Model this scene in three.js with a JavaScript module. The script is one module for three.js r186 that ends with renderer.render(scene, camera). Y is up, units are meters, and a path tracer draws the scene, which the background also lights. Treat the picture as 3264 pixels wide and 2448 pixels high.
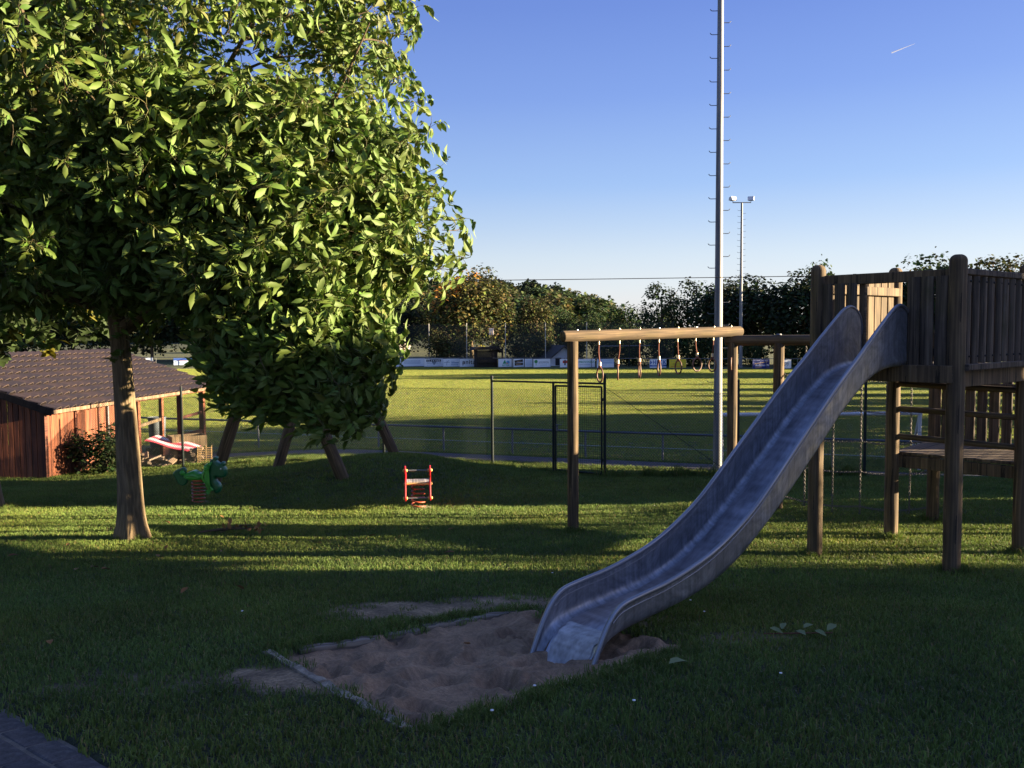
import * as THREE from 'three';
import { mergeGeometries, mergeVertices } from 'three/addons/utils/BufferGeometryUtils.js';
import { ImprovedNoise } from 'three/addons/math/ImprovedNoise.js';

// ───────────────────────── camera, sky, sun, exposure ─────────────────────────
const scene = new THREE.Scene();
const camera = new THREE.PerspectiveCamera(48.23, 1024 / 768, 0.1, 9000);
camera.position.set(0, 4.0, 0);
camera.rotation.set(-3.39 * Math.PI / 180, 0, -0.42 * Math.PI / 180, 'XYZ');
const renderer = new THREE.WebGLRenderer({ antialias: true });
renderer.setSize(1024, 768);
renderer.toneMapping = THREE.LinearToneMapping;
const EXPOSURE = 6.0;
renderer.toneMappingExposure = EXPOSURE;
renderer.shadowMap.enabled = true;

const SUN_EL = 10 * Math.PI / 180, SUN_AZ = 92 * Math.PI / 180;   // azimuth from straight ahead towards the right
const sunDir = new THREE.Vector3(Math.sin(SUN_AZ) * Math.cos(SUN_EL), Math.sin(SUN_EL), -Math.cos(SUN_AZ) * Math.cos(SUN_EL));
{
  const W = 1024, Hh = 512, data = new Float32Array(W * Hh * 4);
  // clear evening air: colour by height above the horizon (linear, as seen at this exposure)
  const E = [[-90, .30, .27, .22], [-1, .62, .58, .54], [0, .88, .80, .74], [1.5, .84, .83, .82], [3, .78, .84, .88], [4.9, .675, .79, .90], [7, .52, .68, .91], [9.5, .37, .56, .915], [15, .235, .385, .83], [20.4, .168, .287, .73], [30, .148, .258, .68], [50, .13, .23, .62], [90, .125, .22, .60]];
  const at = (el, k) => { let i = 0; while (i < E.length - 2 && E[i + 1][0] < el) i++; const t = Math.min(1, Math.max(0, (el - E[i][0]) / (E[i + 1][0] - E[i][0]))); return E[i][k] + (E[i + 1][k] - E[i][k]) * t; };
  for (let j = 0; j < Hh; j++) for (let i = 0; i < W; i++) {
    const el = ((j + .5) / Hh - .5) * Math.PI, az = ((i + .5) / W - .5) * 2 * Math.PI;
    const dx = Math.cos(el) * Math.cos(az), dy = Math.sin(el), dz = Math.cos(el) * Math.sin(az);
    const c = dx * sunDir.x + dy * sunDir.y + dz * sunDir.z;
    const side = 0.86 + 0.34 * Math.pow((1 + c) / 2, 1.3), glow = 0.9 * Math.exp((c - 1) * 9);
    const deg = el * 180 / Math.PI, o = (j * W + i) * 4;
    for (let k = 0; k < 3; k++) data[o + k] = (at(deg, k + 1) * side + (deg > 0 ? glow * [1, .82, .55][k] : 0)) / EXPOSURE;
    data[o + 3] = 1;
  }
  const sky = new THREE.DataTexture(data, W, Hh, THREE.RGBAFormat, THREE.FloatType);
  sky.mapping = THREE.EquirectangularReflectionMapping; sky.magFilter = THREE.LinearFilter; sky.needsUpdate = true;
  scene.background = sky; scene.environment = sky;
}
const sun = new THREE.DirectionalLight(new THREE.Color(1.0, 0.80, 0.52), 5);
sun.target.position.set(0, 0, -30); sun.position.copy(sunDir).multiplyScalar(200).add(sun.target.position);
sun.castShadow = true; sun.shadow.mapSize.set(4096, 4096); sun.shadow.radius = 1;
Object.assign(sun.shadow.camera, { left: -120, right: 120, top: 80, bottom: -40, near: 1, far: 500 });
sun.name = 'sun'; scene.add(sun, sun.target);

// ───────────────────────── helpers ─────────────────────────
const V = (x, y, D) => new THREE.Vector3(x, y, -D);       // D: metres straight ahead of the camera
function rngOf(s) { let a = s >>> 0; return () => { a = (a + 0x6D2B79F5) >>> 0; let t = Math.imul(a ^ (a >>> 15), 1 | a); t = (t + Math.imul(t ^ (t >>> 7), 61 | t)) ^ t; return ((t ^ (t >>> 14)) >>> 0) / 4294967296; }; }
const perlin = new ImprovedNoise();
const noise = (x, y, z = 0) => perlin.noise(x + 31.7, y + 11.3, z + 5.9);
const fbm = (x, y, z = 0, o = 4) => { let s = 0, a = .5, f = 1; for (let i = 0; i < o; i++) { s += a * noise(x * f, y * f, z + i * 7.1); f *= 2.03; a *= .5; } return s; };
const clamp = (x, a = 0, b = 1) => Math.min(b, Math.max(a, x));
const sm = (a, b, t) => { t = clamp((t - a) / (b - a)); return t * t * (3 - 2 * t); };
const lerp = (a, b, t) => a + (b - a) * t;
const taken = {};
function numbered(n) { if (!(n in taken)) { taken[n] = 0; return n; } taken[n]++; return n + '_' + String(taken[n]).padStart(3, '0'); }
const shadowed = (m) => { m.castShadow = true; m.receiveShadow = true; return m; };
function tag(o, label, category, group, kind) { if (label) o.userData.label = label; if (category) o.userData.category = category; if (group) o.userData.group = group; if (kind) o.userData.kind = kind; return o; }
function thing(name, label, category, pos, group, turn = 0) { const o = new THREE.Group(); o.name = numbered(name); if (pos) o.position.copy(pos); o.rotation.y = turn; tag(o, label, category, group); scene.add(o); return o; }
function part(name, geo, mat, parent) { const m = shadowed(new THREE.Mesh(geo, mat)); m.name = name; parent.add(m); return m; }
function single(name, geo, mat, label, category, group, kind) { const m = shadowed(new THREE.Mesh(geo, mat)); m.name = numbered(name); tag(m, label, category, group, kind); scene.add(m); return m; }
function setUV(g, f) { const p = g.attributes.position, u = new Float32Array(p.count * 2); for (let i = 0; i < p.count; i++) { const [a, b] = f(p.getX(i), p.getY(i), p.getZ(i)); u[2 * i] = a; u[2 * i + 1] = b; } g.setAttribute('uv', new THREE.BufferAttribute(u, 2)); return g; }
// box with uv in metres per face
function box(w, h, d, x = 0, y = 0, z = 0) {
  const g = new THREE.BoxGeometry(w, h, d), p = g.attributes.position, n = g.attributes.normal, u = g.attributes.uv;
  for (let i = 0; i < p.count; i++) { const ax = Math.abs(n.getX(i)), ay = Math.abs(n.getY(i)); if (ax > .5) u.setXY(i, p.getZ(i), p.getY(i)); else if (ay > .5) u.setXY(i, p.getX(i), p.getZ(i)); else u.setXY(i, p.getX(i), p.getY(i)); }
  g.translate(x, y, z); return g;
}
// box with chamfered edges (w,h,d), uv in metres along the longest side
function bevelBox(w, h, d, b = .006) {
  const s = new THREE.Shape(), x = w / 2 - b, y = h / 2 - b; s.moveTo(-x, -y); s.lineTo(x, -y); s.lineTo(x, y); s.lineTo(-x, y); s.closePath();
  const g = new THREE.ExtrudeGeometry(s, { depth: d - 2 * b, bevelEnabled: true, bevelThickness: b, bevelSize: b, bevelSegments: 1, curveSegments: 1 });
  g.translate(0, 0, -(d - 2 * b) / 2); return g;
}
// round log of radius r along +y from 0 to len; ends rounded by e
function logGeo(r, len, e = .012, top = e, seg = 18, r2 = r, wob = 0, seed = 0) {
  const pts = [new THREE.Vector2(0.0001, 0), new THREE.Vector2(Math.max(r - e, .001), 0), new THREE.Vector2(r, e)];
  const N = Math.max(1, Math.round(len / .25));
  for (let i = 1; i < N; i++) { const t = i / N, y = e + (len - top - e) * t; pts.push(new THREE.Vector2(lerp(r, r2, t) * (1 + wob * noise(y * 2.1, seed)), y)); }
  const K = top > .03 ? 6 : 2;
  for (let i = 0; i <= K; i++) { const a = i / K * Math.PI / 2; pts.push(new THREE.Vector2(Math.max(.0001, r2 - Math.min(top, r2) + Math.min(top, r2) * Math.cos(a) - (i === K ? r2 - Math.min(top, r2) : 0)), len - top + top * Math.sin(a))); }
  if (top < r2 - .001) pts.push(new THREE.Vector2(.0001, len));
  const g = new THREE.LatheGeometry(pts, seg), p = g.attributes.position, u = g.attributes.uv;
  for (let i = 0; i < p.count; i++) u.setXY(i, u.getX(i) * 2 * Math.PI * r + seed * .37, p.getY(i) + seed * .61);
  return g;
}
function along(g, a, b) { const d = new THREE.Vector3().subVectors(b, a), q = new THREE.Quaternion().setFromUnitVectors(new THREE.Vector3(0, 1, 0), d.clone().normalize()); g.applyQuaternion(q); g.translate(a.x, a.y, a.z); return g; }
const logBetween = (a, b, r, seed = 0, e = .012, r2 = r, seg = 18) => along(logGeo(r, a.distanceTo(b), e, e, seg, r2, .03, seed), a, b);
function rod(a, b, r, seg = 6, r2 = r) { const g = new THREE.CylinderGeometry(r2, r, a.distanceTo(b), seg, 1); g.translate(0, a.distanceTo(b) / 2, 0); return along(g, a, b); }
function tubeThrough(pts, r, seg = 6, n = pts.length * 6, closed = false) { return new THREE.TubeGeometry(new THREE.CatmullRomCurve3(pts, closed, 'centripetal'), n, r, seg, closed); }
const strip = (gs) => mergeGeometries(gs.map(g => { const h = g.index ? g.toNonIndexed() : g; for (const k of Object.keys(h.attributes)) if (!['position', 'normal', 'uv'].includes(k)) h.deleteAttribute(k); if (!h.attributes.uv) setUV(h, () => [0, 0]); return h; }));
function orientedBox(len, h, t, a, b, up = 0, b_ = .005) { // board of length a→b (horizontal run), height h, thickness t, centred on the line
  const L = a.distanceTo(b), g = bevelBox(L, h, t, b_); const d = new THREE.Vector3().subVectors(b, a).normalize();
  const yaw = Math.atan2(-d.z, d.x), tilt = Math.asin(d.y); g.rotateZ(tilt); g.rotateY(yaw); g.translate((a.x + b.x) / 2, (a.y + b.y) / 2 + up, (a.z + b.z) / 2); return g;
}

// ───────────────────────── textures ─────────────────────────
function tex(w, h, f, srgb = true, rx = 1, ry = rx) {
  const d = new Uint8Array(w * h * 4);
  for (let y = 0; y < h; y++) for (let x = 0; x < w; x++) { const c = f(x / w, y / h, x, y), o = (y * w + x) * 4; for (let k = 0; k < 3; k++) d[o + k] = clamp(typeof c === 'number' ? c : c[k]) * 255; d[o + 3] = 255; }
  const t = new THREE.DataTexture(d, w, h, THREE.RGBAFormat); t.wrapS = t.wrapT = THREE.RepeatWrapping; t.magFilter = THREE.LinearFilter; t.minFilter = THREE.LinearMipmapLinearFilter; t.generateMipmaps = true;
  if (srgb) t.colorSpace = THREE.SRGBColorSpace; t.repeat.set(rx, ry); t.needsUpdate = true; return t;
}
// tileable noise on the unit square
const tn = (u, v, f, z = 0) => { const a = u * 2 * Math.PI, b = v * 2 * Math.PI, r = f / (2 * Math.PI); return perlin.noise(Math.cos(a) * r + 7.3 + z, Math.sin(a) * r + Math.cos(b) * r * .7 + 3.1, Math.sin(b) * r + 1.7 - z); };
const tfbm = (u, v, f, z = 0) => tn(u, v, f, z) * .5 + tn(u, v, f * 2.1, z + 3) * .28 + tn(u, v, f * 4.3, z + 9) * .15 + tn(u, v, f * 9, z + 17) * .09;
const streak = (u, v, fx, fy, z = 0) => { const a = u * 2 * Math.PI, b = v * 2 * Math.PI, r = fx / (2 * Math.PI), s = fy / (2 * Math.PI); return perlin.noise(Math.cos(a) * r + z, Math.sin(a) * r + Math.cos(b) * s, Math.sin(b) * s + 4.4); };
const woodTone = (u, v, c, k) => c.map((x, i) => x * (1 + k * (.9 * streak(u, v, 60, 2, 1) + .7 * streak(u, v, 22, 1.3, 5) + .5 * tfbm(u, v, 4, 2)) + (i === 0 ? .02 : i === 1 ? .03 : -.02) * tfbm(u, v, 3, 8)));
const T = {
  log: tex(256, 256, (u, v) => { let c = woodTone(u, v, [.80, .77, .73], .42); const crack = streak(u, v, 34, 1.1, 12); if (crack > .42) c = c.map(x => x * .62); const alg = clamp(tfbm(u, v, 3, 21) * 2.2 - .12); return [lerp(c[0], .62, alg * .55), lerp(c[1], .66, alg * .55), lerp(c[2], .46, alg * .55)]; }),
  logBump: tex(256, 256, (u, v) => .5 + .35 * streak(u, v, 60, 2, 1) + .25 * streak(u, v, 34, 1.1, 12), false),
  plank: tex(256, 256, (u, v) => woodTone(u, v, [.82, .80, .78], .5)),
  bark: tex(256, 256, (u, v) => { const r = .5 + .9 * streak(u, v, 26, 5, 2) + .5 * tfbm(u, v, 9, 4), l = clamp(tfbm(u, v, 4, 14) * 2.6 - .1); const b = .62 + .3 * clamp(r); return [lerp(b, .80, l * .35), lerp(b * .95, .82, l * .35), lerp(b * .86, .68, l * .35)]; }),
  barkBump: tex(256, 256, (u, v) => .5 + .6 * streak(u, v, 26, 5, 2) + .35 * tfbm(u, v, 12, 4), false),
  grain: tex(256, 256, (u, v) => .74 + .35 * tfbm(u, v, 8, 3) + .22 * tfbm(u, v, 40, 6)),
  sand: tex(512, 512, (u, v, x, y) => { const s = .74 + .22 * tfbm(u, v, 6, 3) + .2 * tfbm(u, v, 50, 6) + .12 * (Math.sin(x * 12.9898 + y * 78.233) * 43758.5453 % 1); return [s, s * .97, s * .93]; }),
  sandBump: tex(512, 512, (u, v, x, y) => .5 + .3 * tfbm(u, v, 18, 3) + .3 * tfbm(u, v, 60, 6), false),
  steel: tex(256, 256, (u, v) => { const s = .82 + .24 * tfbm(u, v, 12, 3) + .14 * tfbm(u, v, 44, 9) + .10 * streak(u, v, 3, 50, 2); return [s, s, s * 1.01]; }),
  steelRough: tex(256, 256, (u, v) => { const s = .72 + .45 * tfbm(u, v, 9, 5) + .22 * tfbm(u, v, 40, 1); return s; }, false),
  gravel: tex(512, 512, (u, v, x, y) => { const s = .62 + .5 * tfbm(u, v, 70, 3) + .25 * tfbm(u, v, 9, 6); return [s, s * .98, s * 1.0]; }),
  gravelBump: tex(512, 512, (u, v) => .5 + .5 * tfbm(u, v, 80, 3), false),
  soil: tex(512, 512, (u, v) => { const s = .7 + .4 * tfbm(u, v, 7, 3) + .35 * tfbm(u, v, 60, 6); return [s, s, s * .96]; }),
  soilBump: tex(512, 512, (u, v) => .5 + .5 * tfbm(u, v, 70, 2) + .2 * tfbm(u, v, 14, 7), false),
};
const rep = (t, x, y = x) => { const c = t.clone(); c.repeat.set(x, y); c.needsUpdate = true; return c; };
const C = (r, g, b) => new THREE.Color().setRGB(r, g, b);
const std = (color, o = {}) => new THREE.MeshStandardMaterial({ color, roughness: .85, ...o });
const phys = (color, o = {}) => new THREE.MeshPhysicalMaterial({ color, roughness: .85, ...o });
const M = {
  log: std(C(.165, .12, .071), { map: T.log, bumpMap: T.logBump, bumpScale: .004, roughness: .9 }),
  slat: std(C(.125, .102, .08), { map: T.log, bumpMap: T.logBump, bumpScale: .003, roughness: .92 }),
  board: std(C(.165, .12, .071), { map: T.plank, roughness: .9 }),
  bark: std(C(.25, .20, .14), { map: rep(T.bark, 1.6, 1.1), bumpMap: rep(T.barkBump, 1.6, 1.1), bumpScale: .012, roughness: .95 }),
  steel: std(C(.40, .41, .43), { map: T.steel, roughnessMap: T.steelRough, metalness: .72, roughness: .66 }),
  steelBed: std(C(.52, .53, .56), { map: rep(T.steel, 1, .4), metalness: .88, roughness: .3 }),
  steelWorn: std(C(.62, .61, .58), { map: T.steel, roughness: .7, metalness: .35 }),
  galv: std(C(.34, .35, .37), { map: T.grain, metalness: .45, roughness: .6 }),
  mast: std(C(.36, .37, .39), { map: T.grain, metalness: .1, roughness: .6 }),
  greenPaint: std(C(.004, .012, .010), { roughness: .75 }),
  wire: std(C(.012, .022, .018), { roughness: .6, metalness: .3 }),
  chain: std(C(.13, .12, .11), { metalness: .6, roughness: .55 }),
  rope: std(C(.16, .055, .035), { roughness: .9 }),
  ringMat: std(C(.14, .07, .045), { roughness: .55 }),
  brass: std(C(.62, .52, .36), { metalness: .7, roughness: .35 }),
  whitePaint: std(C(.62, .64, .68), { roughness: .5 }),
  concrete: std(C(.46, .385, .285), { map: rep(T.grain, 2), bumpMap: rep(T.soilBump, 2), bumpScale: .004, roughness: .95 }),
  weatheredWood: std(C(.26, .23, .19), { map: T.plank, bumpMap: T.logBump, bumpScale: .004, roughness: .95 }),
  sand: std(C(.46, .32, .205), { map: rep(T.sand, .9), bumpMap: rep(T.sandBump, 1.4), bumpScale: .012, roughness: 1 }),
  paver: std(C(.13, .115, .115), { map: rep(T.grain, 3), bumpMap: rep(T.soilBump, 2), bumpScale: .004, roughness: .9 }),
  jointSand: std(C(.26, .24, .21), { map: rep(T.sand, 3), roughness: 1 }),
  gravel: std(C(.125, .115, .125), { map: rep(T.gravel, .5), bumpMap: rep(T.gravelBump, .5), bumpScale: .02, roughness: 1 }),
  red: phys(C(.52, .016, .022), { roughness: .38, clearcoat: .3 }),
  spring: phys(C(.42, .085, .03), { roughness: .5, clearcoat: .2 }),
  capYellow: std(C(.72, .46, .14), { roughness: .4 }),
  horseDark: phys(C(.006, .11, .045), { roughness: .36, clearcoat: .25 }),
  horseLight: phys(C(.05, .32, .045), { roughness: .36, clearcoat: .25 }),
  shedRed: std(C(.25, .078, .032), { map: T.plank, roughness: .7 }),
  shedRedB: std(C(.20, .062, .028), { map: T.plank, roughness: .7 }),
  shedRedC: std(C(.29, .095, .04), { map: T.plank, roughness: .7 }),
  shedTrim: std(C(.13, .04, .022), { map: T.plank, roughness: .75 }),
  black: std(C(.018, .018, .02), { roughness: .8 }),
  hutWood: std(C(.022, .016, .014), { map: T.plank, roughness: .9 }),
};

// ───────────────────────── terrain ─────────────────────────
const KD = [-40, 0, 3.3, 5.1, 8, 10.3, 13.3, 16, 18, 20, 20.8, 23.2, 25, 26.5, 28, 4000];
const KH = [1.1, 1.42, 1.69, 1.88, 2.25, 2.43, 2.71, 2.88, 2.98, 3.1, 3.14, 3.34, 3.66, 3.9, 4.0, 4.0];
function profile(x) {
  let i = 0; while (i < KD.length - 2 && KD[i + 1] < x) i++;
  const sl = (j) => { if (j <= 0 || j >= KD.length - 1) return 0; const a = (KH[j] - KH[j - 1]) / (KD[j] - KD[j - 1]), b = (KH[j + 1] - KH[j]) / (KD[j + 1] - KD[j]); return a * b <= 0 ? 0 : 2 * a * b / (a + b); };
  const h = KD[i + 1] - KD[i], t = clamp((x - KD[i]) / h), m0 = sl(i), m1 = sl(i + 1);
  return (2 * t ** 3 - 3 * t * t + 1) * KH[i] + (t ** 3 - 2 * t * t + t) * h * m0 + (-2 * t ** 3 + 3 * t * t) * KH[i + 1] + (t ** 3 - t * t) * h * m1;
}
const qOf = (x, D) => D + .35 * clamp(x, -40, 40) * sm(14, 20, D);
function land(x, D) {                       // ground height; the pitch lies at 0
  const q = qOf(x, D);
  let h = profile(q);
  h += .45 * sm(-4, -11, x) * sm(14, 20, D) * (1 - sm(22, 27, q));
  h -= .52 * Math.exp(-(((x + 2.3) / (x > -2.3 ? 1.9 : 2.6)) ** 2) - ((D - 16.8) / 1.9) ** 2);
  h -= .13 * sm(1.5, 3.5, x) * Math.exp(-(((D - 12) / 1.3) ** 2));
  if (D < 24) h += .025 * fbm(x * .5, D * .5, 3, 3) * (1 - sm(18, 24, D));
  let y = 4 - h;
  if (D > 125) y += 2.2 * sm(125, 260, D) * (.6 + .4 * Math.sin(x * .01 + 1));
  return y;
}
const onLand = (x, D, dy = 0) => V(x, land(x, D) + dy, D);
// the sand pit lies along the slide
const PIT = [[-1.39, 4.90], [-.45, 3.66], [1.02, 4.98], [.12, 6.12]];       // corner order round the pit
function pitDist(x, D) { // signed distance inside the pit (positive inside)
  let m = 1e9; for (let i = 0; i < 4; i++) { const [x0, d0] = PIT[i], [x1, d1] = PIT[(i + 1) % 4], ex = x1 - x0, ed = d1 - d0, L = Math.hypot(ex, ed); m = Math.min(m, ((x - x0) * -ed + (D - d0) * ex) / L); } return m;
}
const pitWob = (x, D) => pitDist(x, D) + .10 * noise(x * 2.2, D * 2.2, 9) * sm(-.9, .3, x - .2 + (D - 4.9) * .2);
const patches = [[-1.06, 4.40, .52, .24, 1.0], [-.75, 6.2, .75, .36, .92], [-.05, 6.5, .6, .3, .85], [.95, 5.65, .5, .22, .55], [1.45, 5.2, .35, .16, .5], [-1.9, 4.35, .6, .25, .32], [1.9, 7.1, .4, .18, .35]];
function bare(x, D) {                       // 1 where the turf is worn to sand or earth
  let b = sm(-.06, .05, pitWob(x, D));
  for (const [px, pd, rx, rd, k] of patches) { const r = Math.hypot((x - px) / rx, (D - pd) / rd) + .55 * fbm(x * 3.1, D * 3.1, 4, 3); b = Math.max(b, k * (1 - sm(.7, 1.15, r))); }
  return b;
}
const pathQ = (x, D) => { const q = qOf(x, D) + .12 * noise(x * .5, D * .4, 2); return q > 20.8 && q < 23.2; };
const onPaving = (x, D) => ((x + 2.47) * (3.26 - 4.02) - (D - 4.02) * (-1.55 + 2.47)) / Math.hypot(.92, .76); // >0 on the paved side
{
  const xs = [], ds = [];
  const fill = (arr, segs) => { for (const [a, b, st] of segs) { const n = Math.round((b - a) / st); for (let i = 0; i < n; i++) arr.push(a + (b - a) * i / n); } arr.push(segs[segs.length - 1][1]); };
  fill(xs, [[-1500, -300, 100], [-300, -60, 20], [-60, -16, 2], [-16, -2.6, .3], [-2.6, 2.4, .07], [2.4, 16, .3], [16, 60, 2], [60, 300, 20], [300, 1500, 100]]);
  fill(ds, [[-60, -6, 4], [-6, 2.6, .4], [2.6, 7.2, .07], [7.2, 30, .3], [30, 60, 2], [60, 300, 8], [300, 1600, 60]]);
  const nx = xs.length, nd = ds.length, pos = new Float32Array(nx * nd * 3), col = new Float32Array(nx * nd * 3), uv = new Float32Array(nx * nd * 2), idx = [];
  for (let j = 0; j < nd; j++) for (let i = 0; i < nx; i++) {
    const x = xs[i], D = ds[j], o = j * nx + i; let y = land(x, D);
    const near = D < 8 && D > 2 && Math.abs(x) < 3;
    if (near) y -= .16 * sm(.0, .07, pitDist(x, D));
    if (onPaving(x, D) > .02 && D < 12) y -= .05;
    pos.set([x, y, -D], o * 3); uv.set([x, D], o * 2);
    const b = near ? bare(x, D) : 0, f = .5 + .5 * fbm(x * .35, D * .35, 6, 3), g = D > 27 ? 1 : 0;
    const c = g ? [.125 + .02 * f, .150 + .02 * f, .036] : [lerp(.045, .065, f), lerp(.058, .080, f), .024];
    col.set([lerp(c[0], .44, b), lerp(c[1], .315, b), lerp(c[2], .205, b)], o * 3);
    if (i < nx - 1 && j < nd - 1) idx.push(o, o + 1, o + nx, o + 1, o + nx + 1, o + nx);
  }
  const g = new THREE.BufferGeometry(); g.setAttribute('position', new THREE.BufferAttribute(pos, 3)); g.setAttribute('color', new THREE.BufferAttribute(col, 3)); g.setAttribute('uv', new THREE.BufferAttribute(uv, 2)); g.setIndex(idx); g.computeVertexNormals();
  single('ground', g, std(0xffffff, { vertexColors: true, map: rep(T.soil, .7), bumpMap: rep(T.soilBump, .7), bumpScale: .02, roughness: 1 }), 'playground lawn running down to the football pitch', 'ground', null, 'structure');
}
// gravel path between the fence and the pitch
{
  const pos = [], uv = [], idx = []; const nx = 150, nq = 12;
  for (let i = 0; i <= nx; i++) for (let j = 0; j <= nq; j++) {
    const x = -26 + 60 * i / nx; let q = 20.8 + 2.4 * j / nq; const D = q - .35 * x;
    const e = (j === 0 ? -1 : j === nq ? 1 : 0) * .16 * noise(x * 1.3, j, 5); const DD = D + e;
    pos.push(x, land(x, DD) + .006 + (j === 0 || j === nq ? -.01 : .006), -DD); uv.push(x, DD);
    if (i < nx && j < nq) { const o = i * (nq + 1) + j; idx.push(o, o + nq + 1, o + 1, o + 1, o + nq + 1, o + nq + 2); }
  }
  const g = new THREE.BufferGeometry(); g.setAttribute('position', new THREE.Float32BufferAttribute(pos, 3)); g.setAttribute('uv', new THREE.Float32BufferAttribute(uv, 2)); g.setIndex(idx); g.computeVertexNormals();
  single('gravel_path', g, M.gravel, 'dark gravel path between the wire fence and the pitch railing', 'path', null, 'structure');
}

// ───────────────────────── sand pit and paving ─────────────────────────
{
  const pos = [], uv = [], idx = []; const n = 90;
  const pt = (s, t) => { const a = [lerp(PIT[0][0], PIT[1][0], s), lerp(PIT[0][1], PIT[1][1], s)], b = [lerp(PIT[3][0], PIT[2][0], s), lerp(PIT[3][1], PIT[2][1], s)]; return [lerp(a[0], b[0], t), lerp(a[1], b[1], t)]; };
  const dents = []; const r = rngOf(77); for (let i = 0; i < 60; i++) dents.push([...pt(r(), r()), .05 + .09 * r(), .02 + .04 * r(), r() * 3.1, .5 + r() * .5]);
  for (let i = 0; i <= n; i++) for (let j = 0; j <= n; j++) {
    const [x, D] = pt(-.03 + 1.06 * i / n, -.03 + 1.06 * j / n); const edge = pitDist(x, D);
    let y = land(x, D) - .03 - .045 * sm(0, .45, edge) + .055 * fbm(x * 2.3, D * 2.3, 1, 4) + .035 * fbm(x * 7, D * 7, 2, 3);
    y += .03 * sm(.5, .0, edge) * sm(.1, .9, (j / n));
    for (const [dx, dd, R, dp, an, q] of dents) { const u = (x - dx) * Math.cos(an) + (D - dd) * Math.sin(an), v = (-(x - dx) * Math.sin(an) + (D - dd) * Math.cos(an)) / q, d = Math.hypot(u, v) / R; if (d < 2.2) y += -dp * Math.exp(-d * d * 1.6) + dp * .4 * Math.exp(-((d - 1.25) ** 2) * 9); }
    if (edge < 0) y -= .2 * sm(0, -.04, edge);
    pos.push(x, y, -D); uv.push(x, D);
    if (i < n && j < n) { const o = i * (n + 1) + j; idx.push(o, o + n + 1, o + 1, o + 1, o + n + 1, o + n + 2); }
  }
  const g = new THREE.BufferGeometry(); g.setAttribute('position', new THREE.Float32BufferAttribute(pos, 3)); g.setAttribute('uv', new THREE.Float32BufferAttribute(uv, 2)); g.setIndex(idx); g.computeVertexNormals();
  const pit = thing('sand_pit', 'sunken sand pit with footprints at the foot of the slide', 'sand pit', null);
  const s = part('sand', g, M.sand, pit); s.userData.kind = 'stuff';
  // edging: pale concrete kerb on the side away from the slide, half buried weathered plank at the back
  const kerb = (name, a, b, w, h, m, up, seed) => {
    const L = Math.hypot(b[0] - a[0], b[1] - a[1]), N = 24, geo = new THREE.BoxGeometry(L, h, w, N, 2, 2), p = geo.attributes.position;
    for (let i = 0; i < p.count; i++) { const x = p.getX(i); p.setY(i, p.getY(i) + .016 * noise(x * 5, p.getZ(i) * 20, seed) + .01 * noise(x * 17, p.getZ(i) * 9, seed + 3)); p.setZ(i, p.getZ(i) + .014 * noise(x * 6, p.getY(i) * 8, seed + 7)); }
    geo.computeVertexNormals(); setUV(geo, (x, y, z) => [y + z, x]);
    const mesh = part(name, geo, m, pit); const mx = (a[0] + b[0]) / 2, md = (a[1] + b[1]) / 2;
    mesh.position.set(mx, (land(a[0], a[1]) + land(b[0], b[1])) / 2 + up, -md); mesh.rotation.y = Math.atan2(b[1] - a[1], b[0] - a[0]); mesh.rotation.z = Math.atan2(land(b[0], b[1]) - land(a[0], a[1]), L); mesh.rotation.order = 'YXZ'; return mesh;
  };
  kerb('kerb', [-1.45, 4.92], [-.98, 4.32], .045, .2, M.concrete, -.086, 1);
  kerb('kerb', [-.975, 4.31], [-.47, 3.66], .05, .2, M.concrete, -.09, 2);
  kerb('edging_plank', [-1.28, 4.98], [-.62, 5.52], .05, .2, M.weatheredWood, -.10, 4);
  kerb('edging_plank', [-.60, 5.55], [.02, 6.07], .06, .2, M.weatheredWood, -.085, 6);
}
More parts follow.
